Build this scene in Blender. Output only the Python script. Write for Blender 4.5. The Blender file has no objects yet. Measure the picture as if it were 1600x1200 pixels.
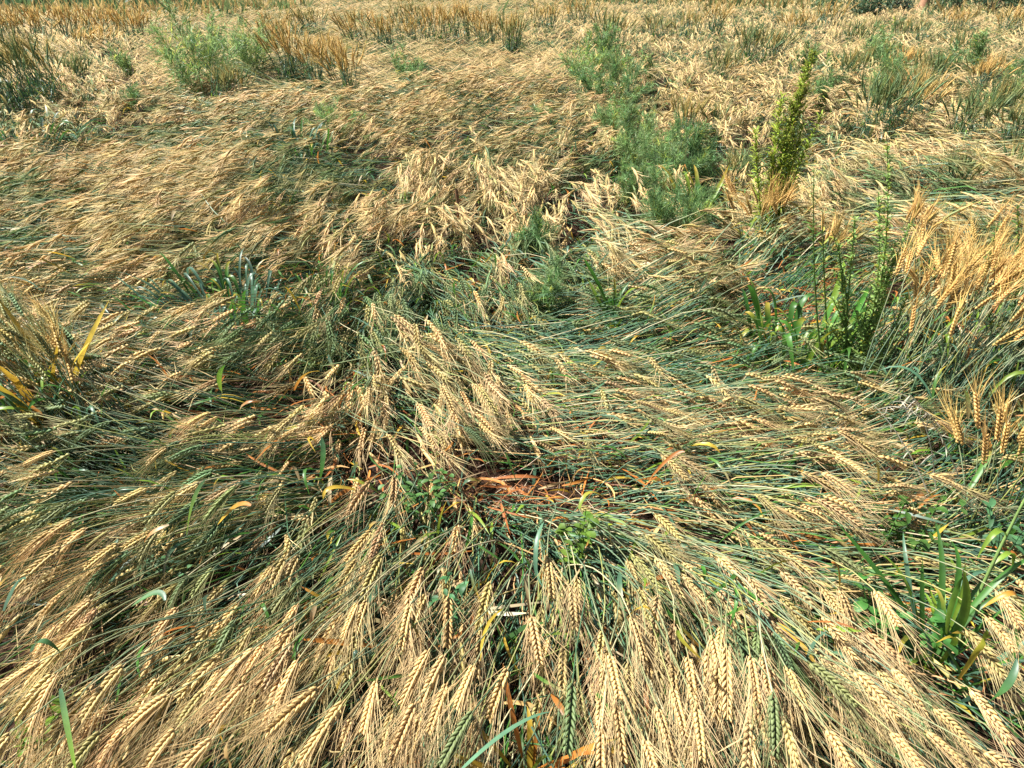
import bpy, math
import numpy as np
from mathutils import Matrix, Vector

# ------------------------------------------------------------------ camera, world, sun
SC = bpy.context.scene
COL = SC.collection
CAM_H, PITCH, FPX = 1.30, math.radians(29.0), 1155.0
cam = bpy.data.cameras.new('camera'); cam.sensor_width = 36.0; cam.lens = 36.0 * FPX / 1600.0
cam.clip_start = 0.05; cam.clip_end = 3000
cam_o = bpy.data.objects.new('camera', cam); COL.objects.link(cam_o)
cam_o.location = (0, 0, CAM_H); cam_o.rotation_euler = (math.pi / 2 - PITCH, 0, 0)
SC.camera = cam_o

SUN_DIR = Vector((-0.56, 0.10, 0.76)).normalized()       # towards the sun
w = bpy.data.worlds.new('World'); SC.world = w; w.use_nodes = True
nt = w.node_tree
sky = nt.nodes.new('ShaderNodeTexSky'); sky.sky_type = 'NISHITA'; sky.sun_disc = False
sky.sun_elevation = math.asin(SUN_DIR.z); sky.sun_rotation = math.atan2(SUN_DIR.x, SUN_DIR.y)
sky.dust_density = 2.0
nt.links.new(sky.outputs[0], nt.nodes['Background'].inputs[0])
nt.nodes['Background'].inputs[1].default_value = 0.05
sl = bpy.data.lights.new('sun', 'SUN'); sl.energy = 5.0; sl.angle = math.radians(1.5); sl.color = (1.0, 0.97, 0.92)
so = bpy.data.objects.new('sun', sl); COL.objects.link(so)
so.rotation_euler = SUN_DIR.to_track_quat('Z', 'Y').to_euler()
SC.view_settings.view_transform = 'Standard'; SC.view_settings.look = 'None'
SC.view_settings.exposure = 1.42; SC.view_settings.gamma = 1.0
SC.cycles.max_bounces = 4; SC.cycles.diffuse_bounces = 2; SC.cycles.transmission_bounces = 2

rng = np.random.default_rng(11)
U = rng.uniform
FWD = np.array([0, math.cos(PITCH), -math.sin(PITCH)]); UPV = np.array([0, math.sin(PITCH), math.cos(PITCH)])

def ground_at(u, v, z=0.0):
    """photo pixel -> world point on the level z"""
    u = np.asarray(u, float); v = np.asarray(v, float)
    d = FWD[None] + np.stack([(u.ravel() - 800) / FPX, 0 * u.ravel(), 0 * u.ravel()], 1) + ((600 - v.ravel()) / FPX)[:, None] * UPV[None]
    t = (np.asarray(z, float).ravel() - CAM_H) / d[:, 2]
    p = d * t[:, None]; p[:, 2] += CAM_H
    return p if u.shape else p[0]

def project(P):
    P = np.asarray(P, float) - np.array([0, 0, CAM_H])
    dep = np.maximum(P @ FWD, 0.05)
    return 800 + FPX * P[..., 0] / dep, 600 - FPX * (P @ UPV) / dep, dep

def make_noise(seed, n=64):
    g = np.random.default_rng(seed).uniform(-1, 1, (n, n))
    def f(x, y):
        x0 = np.floor(x).astype(int); y0 = np.floor(y).astype(int)
        fx = x - x0; fy = y - y0; fx = fx * fx * (3 - 2 * fx); fy = fy * fy * (3 - 2 * fy)
        a = g[x0 % n, y0 % n]; b = g[(x0 + 1) % n, y0 % n]; c = g[x0 % n, (y0 + 1) % n]; d = g[(x0 + 1) % n, (y0 + 1) % n]
        return (a * (1 - fx) + b * fx) * (1 - fy) + (c * (1 - fx) + d * fx) * fy
    return f
nzA, nzB, nzC, nzD = [make_noise(s) for s in (3, 5, 8, 13)]

# ------------------------------------------------------------------ materials
def mat(name, rough=0.5, transl=0.0, spec=0.4, vary=0.25, scale=60.0, sheen=0.0):
    m = bpy.data.materials.new(name); m.use_nodes = True
    t = m.node_tree; t.nodes.clear(); N = t.nodes.new; L = t.links.new
    out = N('ShaderNodeOutputMaterial'); bs = N('ShaderNodeBsdfPrincipled')
    at = N('ShaderNodeAttribute'); at.attribute_name = 'Col'
    geo = N('ShaderNodeNewGeometry'); no = N('ShaderNodeTexNoise'); no.inputs['Scale'].default_value = scale; no.inputs['Detail'].default_value = 3
    L(geo.outputs['Position'], no.inputs['Vector'])
    mr = N('ShaderNodeMapRange'); mr.inputs[1].default_value = 0.25; mr.inputs[2].default_value = 0.75
    mr.inputs[3].default_value = 1 - vary; mr.inputs[4].default_value = 1 + vary
    L(no.outputs['Fac'], mr.inputs[0])
    mx = N('ShaderNodeMix'); mx.data_type = 'RGBA'; mx.blend_type = 'MULTIPLY'; mx.inputs[0].default_value = 1
    L(at.outputs['Color'], mx.inputs[6]); L(mr.outputs[0], mx.inputs[7])
    L(mx.outputs[2], bs.inputs['Base Color'])
    bs.inputs['Roughness'].default_value = rough; bs.inputs['Specular IOR Level'].default_value = spec
    if transl:
        tr = N('ShaderNodeBsdfTranslucent'); ms = N('ShaderNodeMixShader'); ms.inputs[0].default_value = transl
        L(mx.outputs[2], tr.inputs['Color']); L(bs.outputs[0], ms.inputs[1]); L(tr.outputs[0], ms.inputs[2]); L(ms.outputs[0], out.inputs[0])
    else:
        L(bs.outputs[0], out.inputs[0])
    return m
M_EAR = mat('wheat_ear', 0.55, 0.12, 0.35, 0.22, 180)
M_AWN = mat('wheat_awn', 0.55, 0.38, 0.2, 0.15, 30)
M_STEM = mat('wheat_stem', 0.5, 0.0, 0.35, 0.25, 40)
M_LEAF = mat('leaf_blade', 0.42, 0.35, 0.45, 0.25, 35)
M_DRY = mat('dry_leaf', 0.6, 0.25, 0.3, 0.3, 90)
M_HERB = mat('herb_leaf', 0.5, 0.4, 0.35, 0.3, 60)
M_WOOD = mat('bark', 0.8, 0.0, 0.2, 0.35, 25)
MATS = [M_EAR, M_AWN, M_STEM, M_LEAF, M_DRY, M_HERB, M_WOOD]
EAR, AWN, STEM, LEAF, DRY, HERB, WOOD = range(7)

# ------------------------------------------------------------------ mesh plumbing
# a geo is (verts N,V,3 ; cols N,V,3 ; quads Q,4 ; tris T,3 ; material index): N alike items that share a topology
def mesh_from(name, geos):
    vs, cs, qs, ts, mq, mt = [], [], [], [], [], []
    off = 0
    for (v, c, q, t, m) in geos:
        n, k = v.shape[:2]
        if n == 0: continue
        base = off + np.arange(n)[:, None, None] * k
        if q is not None and len(q): qs.append((q[None] + base).reshape(-1, 4)); mq.append(np.full(n * len(q), m))
        if t is not None and len(t): ts.append((t[None] + base).reshape(-1, 3)); mt.append(np.full(n * len(t), m))
        vs.append(v.reshape(-1, 3)); cs.append(np.broadcast_to(c, v.shape).reshape(-1, 3)); off += n * k
    V = np.concatenate(vs).astype(np.float32); C = np.concatenate(cs)
    Q = np.concatenate(qs) if qs else np.zeros((0, 4), int); T = np.concatenate(ts) if ts else np.zeros((0, 3), int)
    MI = np.concatenate((mq or [np.zeros(0, int)]) + (mt or [np.zeros(0, int)]))
    me = bpy.data.meshes.new(name)
    me.vertices.add(len(V)); me.vertices.foreach_set('co', V.ravel())
    nl = Q.size + T.size
    me.loops.add(nl); me.loops.foreach_set('vertex_index', np.concatenate([Q.ravel(), T.ravel()]).astype(np.int32))
    me.polygons.add(len(Q) + len(T))
    me.polygons.foreach_set('loop_start', np.concatenate([np.arange(len(Q)) * 4, Q.size + np.arange(len(T)) * 3]).astype(np.int32))
    used = sorted(set(MI.tolist())); remap = np.zeros(16, int)
    for i, m in enumerate(used): me.materials.append(MATS[m]); remap[m] = i
    me.polygons.foreach_set('material_index', remap[MI].astype(np.int32))
    a = me.attributes.new('Col', 'FLOAT_COLOR', 'POINT')
    a.data.foreach_set('color', np.concatenate([np.clip(C, 0.003, 0.9), np.ones((len(C), 1))], 1).astype(np.float32).ravel())
    me.update(calc_edges=True)
    return me

def link(name, me, parent=None):
    o = bpy.data.objects.new(name, me); COL.objects.link(o)
    if parent: o.parent = parent
    return o
def thing(name, label, cat, loc, group=None):
    o = bpy.data.objects.new(name, None); COL.objects.link(o); o.empty_display_size = 0.05
    o.location = loc; o['label'] = label; o['category'] = cat
    if group: o['group'] = group
    return o
def stuff(name, label, cat, geos):
    o = link(name, mesh_from(name, geos)); o['kind'] = 'stuff'; o['label'] = label; o['category'] = cat
    return o
def joined(o): o['kind'] = 'stuff'; return o
def part(name, geos, root, parent=None):
    loc = np.array(root.location)
    me = mesh_from(name, [(v - loc, c, q, t, m) for (v, c, q, t, m) in geos])
    return link(name, me, parent or root)
def pick(geo, i): return (geo[0][i:i + 1], geo[1][i:i + 1], geo[2], geo[3], geo[4])

nrm = lambda a: a / np.maximum(np.linalg.norm(a, axis=-1, keepdims=True), 1e-9)

def tube(P, R, k, col, m, ref=(0, 0, 1), roll=None, taper_tip=False):
    """P N,M,3 ; R N,M radius; k sides (2 = flat ribbon)"""
    N, M = P.shape[:2]
    T = np.gradient(P, axis=1) if M > 2 else np.repeat(P[:, 1:] - P[:, :1], 2, 1)
    T = nrm(T)
    ref = np.broadcast_to(np.asarray(ref, float), P.shape)
    S = np.cross(T, ref); bad = np.linalg.norm(S, axis=-1) < 0.05
    S[bad] = np.cross(T[bad], np.array([0.9, 0.3, 0.1])); S = nrm(S); Nn = np.cross(S, T)
    if roll is not None:
        r = np.asarray(roll)[..., None]; S, Nn = S * np.cos(r) + Nn * np.sin(r), Nn * np.cos(r) - S * np.sin(r)
    if k == 2: offs = [S, -S]
    elif k == 13: offs = [S + 0.30 * Nn, 0 * S, -S + 0.30 * Nn]          # folded blade
    else: offs = [S * math.cos(2 * math.pi * j / k) + Nn * math.sin(2 * math.pi * j / k) for j in range(k)]
    kk = len(offs)
    V = np.stack([P + o * R[..., None] for o in offs], 2).reshape(N, M * kk, 3)
    q = []
    open_ = k in (2, 13)
    for i in range(M - 1):
        for j in range(kk - 1 if open_ else kk):
            a = i * kk + j; b = i * kk + (j + 1) % kk
            q.append((a, b, b + kk, a + kk))
    col = np.asarray(col, float)
    if col.ndim == 1: col = np.broadcast_to(col, (N, M, 3))
    elif col.ndim == 2: col = np.broadcast_to(col[:, None], (N, M, 3))
    C = np.repeat(col[:, :, None], kk, 2).reshape(N, M * kk, 3)
    return (V, C, np.array(q), None, m)

def spikes(B, D, L, W, col, m, bend=None, tipcol=None):
    """long thin diamonds with one kink: B,D N,3 ; L,W N"""
    N = len(B); D = nrm(D); S = nrm(np.cross(D, U(-1, 1, (N, 3))))
    bend = np.zeros((N, 3)) if bend is None else bend
    L = np.broadcast_to(L, (N,))[:, None]; W = np.broadcast_to(W, (N,))[:, None]
    mid = B + D * L * 0.4 + bend * 0.2; tip = B + D * L + bend
    V = np.stack([B, mid - S * W, tip, mid + S * W], 1)
    col = np.asarray(col, float); C = np.broadcast_to(col[:, None] if col.ndim == 2 else col, V.shape).copy()
    if tipcol is not None: C[:, 2] = tipcol
    return (V, C, np.array([(0, 1, 2, 3)]), None, m)

def blades(B, D, L, Wd, droop, col, m, M=7, k=13, roll=0.0, tip=None, curl=0.0, base_w=0.35):
    """grass leaves / lance leaves: B,D N,3"""
    N = len(B); s = np.linspace(0, 1, M)[None, :, None]; D = nrm(D)
    L = np.broadcast_to(L, (N,))[:, None, None]; dr = np.broadcast_to(droop, (N,))[:, None, None]
    side = nrm(np.cross(D, np.array([0.0, 0, 1.0]) + 1e-4))
    cu = np.broadcast_to(curl, (N,))[:, None, None]
    P = B[:, None] + D[:, None] * L * s * (1 - 0.35 * np.minimum(dr, 1.2) * s) + np.array([0, 0, -1.0]) * dr * L * s ** 2.2 * 0.75 + side[:, None] * cu * L * s ** 2
    wprof = np.interp(s[0, :, 0], [0, 0.12, 0.45, 0.8, 1], [base_w, 0.75, 1.0, 0.65, 0.03])
    R = np.broadcast_to(Wd, (N,))[:, None] * 0.5 * wprof[None]
    col = np.asarray(col, float); col = np.broadcast_to(col, (N, 3)) if col.ndim == 1 else col
    C = np.repeat(col[:, None], M, 1).copy()
    if tip is not None:
        tip = np.asarray(tip, float); tip = np.broadcast_to(tip, (N, 3)) if tip.ndim == 1 else tip
        f = np.clip((s - 0.45) / 0.5, 0, 1); C = C * (1 - f) + tip[:, None] * f
    rl = np.broadcast_to(roll, (N,))[:, None] * np.linspace(0.2, 1, M)[None]
    return tube(P, R, k, C, m, roll=rl)

# ------------------------------------------------------------------ colours (real-world albedo)
RIPE = np.array([0.60, 0.41, 0.165]); HALF = np.array([0.36, 0.30, 0.10]); GREEN = np.array([0.11, 0.18, 0.07])
AWN_RIPE = np.array([0.70, 0.53, 0.275]); AWN_GREEN = np.array([0.17, 0.22, 0.085])
ST_GREEN = np.array([0.042, 0.105, 0.048]); ST_BLUE = np.array([0.065, 0.14, 0.088]); ST_PALE = np.array([0.42, 0.37, 0.22]); ST_YEL = np.array([0.20, 0.22, 0.06])
LF_GREEN = np.array([0.055, 0.16, 0.022]); LF_BLUE = np.array([0.07, 0.15, 0.085]); LF_YEL = np.array([0.46, 0.31, 0.035]); LF_ORG = np.array([0.40, 0.15, 0.028]); LF_PALE = np.array([0.44, 0.34, 0.18]); LF_LIME = np.array([0.17, 0.27, 0.028])

def lerp(a, b, t): t = np.asarray(t)[..., None]; return a * (1 - t) + b * t
def jit(c, s=0.12): return c * (1 + U(-s, s, c.shape[:-1] + (1,))) * (1 + U(-s * .3, s * .3, c.shape))
def choose(opts, p, n): return np.array(opts)[rng.choice(len(opts), n, p=p)]

# ------------------------------------------------------------------ the way the crop was pressed down
FLOW = np.array([  # where (photo px) and which way the ears point there (degrees, 0 = right, 90 = towards the viewer)
 (60,1080,132),(200,1050,136),(330,1080,134),(440,1080,128),(540,1130,120),(600,1090,110),(660,1060,112),(720,1080,108),(800,1060,98),(890,1120,92),
 (960,1100,80),(1040,1130,74),(1090,1080,78),(1140,1050,84),(1200,1080,78),(1240,1080,66),(1310,1150,55),(1370,1080,44),(1480,1160,40),(1420,1060,42),
 (1560,1180,38),(1570,940,50),(1450,960,40),(40,960,150),(150,920,150),(280,900,146),(400,920,138),(500,900,128),(560,830,125),(620,900,110),(700,900,95),
 (800,900,92),(870,900,88),(950,900,70),(1040,880,50),(1120,900,42),(1200,960,45),(1250,850,25),(1100,800,28),(50,820,162),(150,800,160),(250,760,165),
 (350,820,150),(450,780,150),(100,700,182),(250,690,180),(400,700,178),(950,720,8),(1100,720,6),(1200,740,10),(1300,720,3),(1400,800,4),(1500,820,0),
 (1550,880,20),(1250,660,5),(1350,640,3),(1150,640,8),(1000,640,12),(300,640,170),(200,620,165),(430,620,160),(480,640,135),(560,650,115),(620,640,90),
 (680,650,70),(740,650,55),(820,640,35),(900,600,15),(1000,560,5),(1150,540,2),(1250,560,-10),(650,560,40),(560,560,80),(750,560,20),(480,520,140),
 (550,460,145),(640,400,145),(700,330,150),(720,420,100),(760,380,70),(820,450,40),(900,480,20),(1000,440,-10),(1100,430,-30),(1200,400,-25),
 (1150,480,-15),(1450,600,-25),(1550,560,-40),(1500,480,-50),(1580,700,-30),(100,350,172),(250,330,170),(100,430,170),(250,440,165),(380,400,165),
 (350,480,170),(200,500,175),(450,330,160),(100,520,225),(40,600,230),(100,250,175),(300,230,175),(500,220,170),(700,250,165),(600,300,155),
 (850,300,20),(950,330,30),(1000,280,60),(900,230,165),(800,180,175),(1200,250,100),(1400,270,10),(1500,230,5),(1100,150,120),(1300,150,100),
 (1500,120,90),(700,120,178),(400,150,180),(60,180,20),(100,80,10),(300,60,180),(900,80,170),(1200,60,110),(1500,40,80),(600,40,180)], float)
_a = np.radians(FLOW[:, 2]); _p0 = ground_at(FLOW[:, 0], FLOW[:, 1], np.full(len(FLOW), .2)); _p1 = ground_at(FLOW[:, 0] + 8 * np.cos(_a), FLOW[:, 1] + 8 * np.sin(_a), np.full(len(FLOW), .2))
_fd = nrm((_p1 - _p0)[:, :2]); _fu, _fv = FLOW[:, 0], FLOW[:, 1]

def region(p2, spots):
    """soft membership of ground points in elliptical spots given in photo px (u,v,ru,rv,weight)"""
    u, v, _ = project(np.concatenate([p2, np.full((len(p2), 1), .15)], 1)); out = np.zeros(len(p2))
    for (a, b, ru, rv, wt) in spots:
        out = np.maximum(out, wt * np.exp(-(((u - a) / ru) ** 2 + ((v - b) / rv) ** 2)))
    return out

def bundle(p2, cell, seed):
    """index hash of the nearest jittered cell centre: stalks of one bundle share their numbers"""
    g = np.random.default_rng(seed); J = g.uniform(0, 1, (97, 97, 2)); V = g.uniform(-1, 1, (97, 97, 4))
    c = p2 / cell; i0 = np.floor(c).astype(int); best = np.full(len(p2), 1e9); out = np.zeros((len(p2), 6))
    for dx in (-1, 0, 1):
        for dy in (-1, 0, 1):
            k = (i0 + [dx, dy]); j = J[k[:, 0] % 97, k[:, 1] % 97]; d = ((k + j - c) ** 2).sum(1)
            b = d < best; best[b] = d[b]; out[b, :4] = V[k[b, 0] % 97, k[b, 1] % 97]; out[b, 4:] = ((k + j) * cell)[b]
    return out
def locks(p2, hd, cell=None):
    """signed sideways distance from the middle of the lock a stalk belongs to, and the lock's half width"""
    d = np.hypot(p2[:, 0], p2[:, 1]); c1 = bundle(p2, .15, 31)[:, 4:]; c2 = bundle(p2, .30, 32)[:, 4:]; c3 = bundle(p2, .62, 33)[:, 4:]
    c = np.where((d < 2.4)[:, None], c1, np.where((d < 8)[:, None], c2, c3)); w_ = np.where(d < 2.4, .075, np.where(d < 8, .15, .31))
    per = np.stack([-np.sin(hd), np.cos(hd)], 1); return ((p2 - c) * per).sum(1), w_, per
def bundles(p2):
    d = np.hypot(p2[:, 0], p2[:, 1])[:, None]
    a = bundle(p2, .17, 21); b = bundle(p2, .42, 22); c = bundle(p2, 1.0, 23)
    a, b, c = a[:, :4], b[:, :4], c[:, :4]
    return np.where(d < 3.5, .75 * a + .35 * b, np.where(d < 9, .3 * a + .8 * b, .75 * b + .5 * c))

CHAOS = [(720, 380, 130, 80, 1.0), (900, 430, 110, 70, .9), (1250, 180, 380, 130, .8), (1050, 270, 90, 60, .6), (780, 270, 150, 50, .7), (640, 700, 150, 60, .6), (840, 820, 100, 50, .5), (1430, 880, 130, 70, .8), (1500, 100, 300, 100, .8)]

def flow(p2):
    u, v, _ = project(np.concatenate([p2, np.full((len(p2), 1), .2)], 1))
    u = np.clip(u, -150, 1750)[:, None]; v = np.clip(v, -30, 1300)[:, None]
    sv = 30 + 0.045 * v
    w_ = np.exp(-0.5 * (((u - _fu) / 85) ** 2 + ((v - _fv) / sv) ** 2)) + 1e-7 / (1 + ((u - _fu) / 200) ** 2 + ((v - _fv) / 100) ** 2)
    d = w_ @ _fd
    ang = np.arctan2(d[:, 1], d[:, 0])
    ch = region(p2, CHAOS)
    dist = np.hypot(p2[:, 0], p2[:, 1])
    calm = np.where(dist > 2.6, .45, .8)
    ang += (0.30 * calm + 0.9 * ch) * nzA(p2[:, 0] * 3.3, p2[:, 1] * 3.3) + (0.10 * calm + 0.9 * ch) * nzB(p2[:, 0] * 9, p2[:, 1] * 9) + np.clip((dist - 4) / 8, 0, .3) * nzC(p2[:, 0] * 1.2, p2[:, 1] * 1.2)
    return ang

BARE = [(830, 735, 130, 34, 1.0), (500, 585, 80, 26, .9), (560, 700, 90, 24, .8), (1000, 650, 90, 22, .7), (720, 400, 45, 26, .6), (1320, 755, 120, 20, .7), (60, 590, 80, 50, .5),
        (1480, 930, 130, 60, .75), (690, 770, 70, 40, .5), (890, 650, 70, 30, .7), (1240, 450, 60, 70, .7), (790, 1140, 40, 40, .6), (700, 960, 50, 25, .4),
        (330, 460, 90, 50, .45), (470, 430, 60, 30, .6)]
MOUNDS = [(600, 570, 260, 45, 1.), (1050, 530, 240, 40, .8), (450, 380, 160, 60, .7), (1350, 560, 150, 60, .6), (640, 270, 160, 40, .5), (250, 620, 160, 30, .6), (1250, 820, 200, 50, .4), (250, 860, 200, 60, .4)]
GREENS = [(330, 430, 110, 70, .9), (470, 430, 80, 40, .9), (120, 690, 250, 40, .9), (330, 860, 160, 60, .85), (760, 545, 140, 16, .5), (950, 570, 220, 14, .45), (1120, 440, 90, 30, .8), (1150, 690, 260, 26, .6),
          (1280, 605, 200, 26, .6), (1480, 900, 200, 80, .7), (60, 850, 200, 90, .9), (200, 960, 230, 60, .7), (420, 960, 120, 60, .5), (150, 740, 250, 40, .8), (1000, 930, 120, 60, .4), (470, 205, 130, 26, .8), (60, 190, 90, 30, .8), (420, 250, 110, 25, .5), (330, 290, 90, 20, .6), (1200, 1080, 60, 90, .7), (890, 1120, 45, 90, .8),
          (720, 1150, 50, 60, .6), (1040, 750, 130, 35, .6), (220, 760, 200, 50, .7), (800, 830, 160, 50, .4), (1350, 330, 120, 30, .6), (840, 250, 90, 15, .6), (700, 330, 60, 20, .3), (200, 500, 140, 40, .7)]

CORE = [(835, 738, 180, 44, 1.15), (490, 590, 80, 24, 1.0), (560, 700, 110, 22, 1.0), (900, 645, 70, 18, .9), (1000, 655, 70, 10, .7), (720, 405, 40, 16, .6), (1330, 752, 110, 16, .9), (1450, 955, 130, 45, .9),
        (1250, 475, 75, 60, 1.0), (470, 435, 60, 22, .9), (340, 455, 105, 34, .9), (800, 1150, 30, 40, .8), (1050, 318, 50, 10, .6)]
PATCH = ground_at(np.array([400., 990.]), np.array([715., 722.]), np.array([.05, .05]))[:, :2]
def to_patch(p2):
    d = PATCH[1] - PATCH[0]; t = np.clip(((p2 - PATCH[0]) @ d) / (d @ d), 0, 1); return np.hypot(*(p2 - PATCH[0] - t[:, None] * d).T)
def in_fan(p2):
    u, v, _ = project(np.concatenate([p2, np.full((len(p2), 1), .2)], 1)); return v > 740
def stem_len(E, lo=.48, hi=.68):
    L = U(lo, hi, len(E)); f = in_fan(E); return np.where(f, np.clip(to_patch(E) - .08 + U(-.05, .08, len(E)), .16, L), L)
def open_ground(P, core=CORE, k=1.0):
    """which stalks stay: those whose upper part does not cross the opened patches"""
    m = int(P.shape[1] * .35); v = np.max([region(P[:, i, :2], core) for i in range(m, P.shape[1])], 0)
    return U(0, 1, len(P)) > np.clip(v * 1.25 * k - .12, 0, .97)
def green_band(p2):
    d = np.hypot(p2[:, 0], p2[:, 1])
    return (nzD(p2[:, 0] * .8 + 3, p2[:, 1] * 2.1) + .7 * nzB(p2[:, 0] * 1.6, p2[:, 1] * 4.6 + 9) + .30 * bundles(p2)[:, 2] > .27) & (d > 2.2)

def stalk_paths(E, h, Lear, Lstem, ne, ns, head=None, droop=0.03, wob=0.17, root_z=0.0, lock=.5):
    """ears end at E (N,2): go back along the flow to the root; returns P (root..tip), index of the ear base"""
    N = len(E); p = E.copy(); chs = region(E, CHAOS); far2 = np.hypot(E[:, 0], E[:, 1]) > 2.6; off = bundles(E)[:, 0] * np.where(far2, .14 + .3 * chs, .34); wob = np.where(far2, .10 + .2 * chs, wob)
    hd = flow(p) + off + rng.normal(0, 1, N) * wob if head is None else head.copy()
    if head is None: st_ = U(0, 1, N) < np.where(far2, .05 + .1 * chs, .12); hd = hd + st_ * rng.normal(0, .7, N)
    hd0 = hd.copy(); pts = [p.copy()]
    steps = [Lear / ne] * ne + [Lstem / ns] * ns
    bend = rng.normal(0, 0.10, N)
    for i, st in enumerate(steps):
        p = p - np.stack([np.cos(hd), np.sin(hd)], 1) * np.asarray(st)[:, None] * (1.0 if i < len(steps) - 2 else 0.75)
        pts.append(p.copy())
        if i >= ne - 1:
            f = flow(p) + off * .6; dlt = (f - hd + np.pi) % (2 * np.pi) - np.pi
            hd = hd + 0.42 * np.clip(dlt, -1, 1) + bend * 0.25 + rng.normal(0, 1, N) * wob * 0.25
    P2 = np.stack(pts, 1); tot = Lear + Lstem
    if lock:
        lat, lw, per = locks(E, hd0); pull = np.linspace(1, 0, P2.shape[1])[None, :, None] ** 1.2
        P2 = P2 - per[:, None] * (lat * lock)[:, None, None] * pull
        h = np.maximum(h + np.clip(lw * .55, .02, .09) * (.45 - np.clip(np.abs(lat) / lw, 0, 1.3) ** 1.5), .03)
    s = np.concatenate([[0], np.cumsum(np.stack([np.asarray(x) for x in steps], 1).mean(0))]) / tot.mean()
    s = s[None, :]; kx = 0.15
    hh = h[:, None]
    z = np.where(s > kx, hh * (1 - np.clip((s - kx) / (1 - kx), 0, 1) ** 1.55), hh - np.asarray(droop).reshape(-1, 1) * (np.clip((kx - s) / kx, 0, 1)) ** 1.6)
    z = np.maximum(z, 0.012) + root_z
    P = np.concatenate([P2, z[..., None]], 2)[:, ::-1]
    return P, ns

def canopy(p2):
    d = np.hypot(p2[:, 0], p2[:, 1])
    amp = np.clip(0.05 + 0.012 * d, 0.05, 0.14)
    bd = bundles(p2)[:, 1] * np.where(d < 3, .035, .05)
    m = .10 * region(p2, MOUNDS) - .12 * region(p2, BARE) - .07 * green_band(p2)
    rd = np.clip((d - 2.2) / 2.5, 0, 1) * .085 * (nzA(p2[:, 0] * .75 + .6 * nzB(p2[:, 0] * .8, p2[:, 1] * .8), p2[:, 1] * 2.3 + 5) + .5 * nzC(p2[:, 0] * 1.5, p2[:, 1] * 4.4))
    return 0.22 + rd + bd + m + amp * (0.7 * nzD(p2[:, 0] * 1.6 + 7, p2[:, 1] * 2.2) + 0.6 * nzC(p2[:, 0] * 4.2, p2[:, 1] * 4.2 + 3))

def resample(P, t):
    """evaluate polylines P (N,M,3) at params t (K,) in [0,1]"""
    M = P.shape[1]; x = np.asarray(t) * (M - 1); i = np.minimum(x.astype(int), M - 2); f = (x - i)[None, :, None]
    return P[:, i] * (1 - f) + P[:, i + 1] * f

# --- ears
def teardrop(k=5):
    prof = [(0.18, .72), (0.45, 1.0), (0.78, .62)]
    v = [(0, 0, 0)] + [(r * math.cos(2 * math.pi * j / k), y, r * math.sin(2 * math.pi * j / k)) for (y, r) in prof for j in range(k)] + [(0, 1, 0)]
    q, t = [], []
    for i in range(2):
        for j in range(k): q.append((1 + i * k + j, 1 + i * k + (j + 1) % k, 1 + (i + 1) * k + (j + 1) % k, 1 + (i + 1) * k + j))
    for j in range(k): t.append((0, 1 + (j + 1) % k, 1 + j)); t.append((1 + 2 * k + j, 1 + 2 * k + (j + 1) % k, 1 + 3 * k))
    return np.array(v, float), np.array(q), np.array(t)
TD = teardrop(5); TD3 = teardrop(4)

def axis_frames(A, K):
    t = (np.arange(K) + 0.5) / K * 0.94
    Pk = resample(A, t); T = nrm(resample(A, np.minimum(t + .06, 1)) - resample(A, np.maximum(t - .06, 0)))
    return t, Pk, T

def frame(T, roll):
    S = nrm(np.cross(T, np.array([0, 0, 1.0]) + 1e-4)); Nn = np.cross(S, T)
    c, s = np.cos(roll)[:, None, None], np.sin(roll)[:, None, None]
    return S * c + Nn * s, Nn * c - S * s

def kernel_places(A, roll, wid, K=10):
    """K spikelets a side, two florets each: returns list of (base, along, across, out, length, width)"""
    t, Pk, T = axis_frames(A, K); S, Nn = frame(T, roll)
    ear_len = np.linalg.norm(np.diff(A, axis=1), axis=2).sum(1)
    out = []
    prof = np.interp(t, [0, .12, .5, .85, 1], [.72, .95, 1.0, .8, .5])
    for side in (1, -1):
        sh = (0.5 if side < 0 else 0) * ear_len / K * 0.9
        for az in (34, -34):
            a = math.radians(az); rad = side * math.cos(a) * S + math.sin(a) * Nn
            base = Pk + T * sh[:, None, None] + rad * (wid * 0.13)[:, None, None]
            along = nrm(T + rad * (0.46 + U(-.08, .08, T.shape[:2]))[..., None])
            out.append((base, along, rad, ear_len[:, None] / K * 1.72 * prof[None], (wid * 0.225)[:, None] * prof[None], t))
    return out

def kernels(A, roll, wid, col, K=10, td=TD):
    geos = []; N = len(A)
    for (b, al, rad, ln, wd, t) in kernel_places(A, roll, wid, K):
        x = nrm(np.cross(al, rad)); zz = np.cross(x, al)
        v = td[0]
        V = b[:, :, None] + x[:, :, None] * v[:, 0][:, None] * wd[..., None, None] + al[:, :, None] * v[:, 1][:, None] * ln[..., None, None] + zz[:, :, None] * v[:, 2][:, None] * wd[..., None, None] * 0.85
        c = col[:, None] * (1 + U(-.14, .14, (N, K, 1))); C = np.repeat(c[:, :, None], len(v), 2)
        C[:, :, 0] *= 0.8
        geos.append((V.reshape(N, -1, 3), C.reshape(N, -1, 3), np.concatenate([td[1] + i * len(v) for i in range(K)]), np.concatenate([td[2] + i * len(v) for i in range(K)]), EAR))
    v = np.concatenate([g[0] for g in geos], 1); c = np.concatenate([g[1] for g in geos], 1); n1 = geos[0][0].shape[1]
    return (v, c, np.concatenate([geos[0][2] + i * n1 for i in range(4)]), np.concatenate([geos[0][3] + i * n1 for i in range(4)]), EAR)

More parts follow.
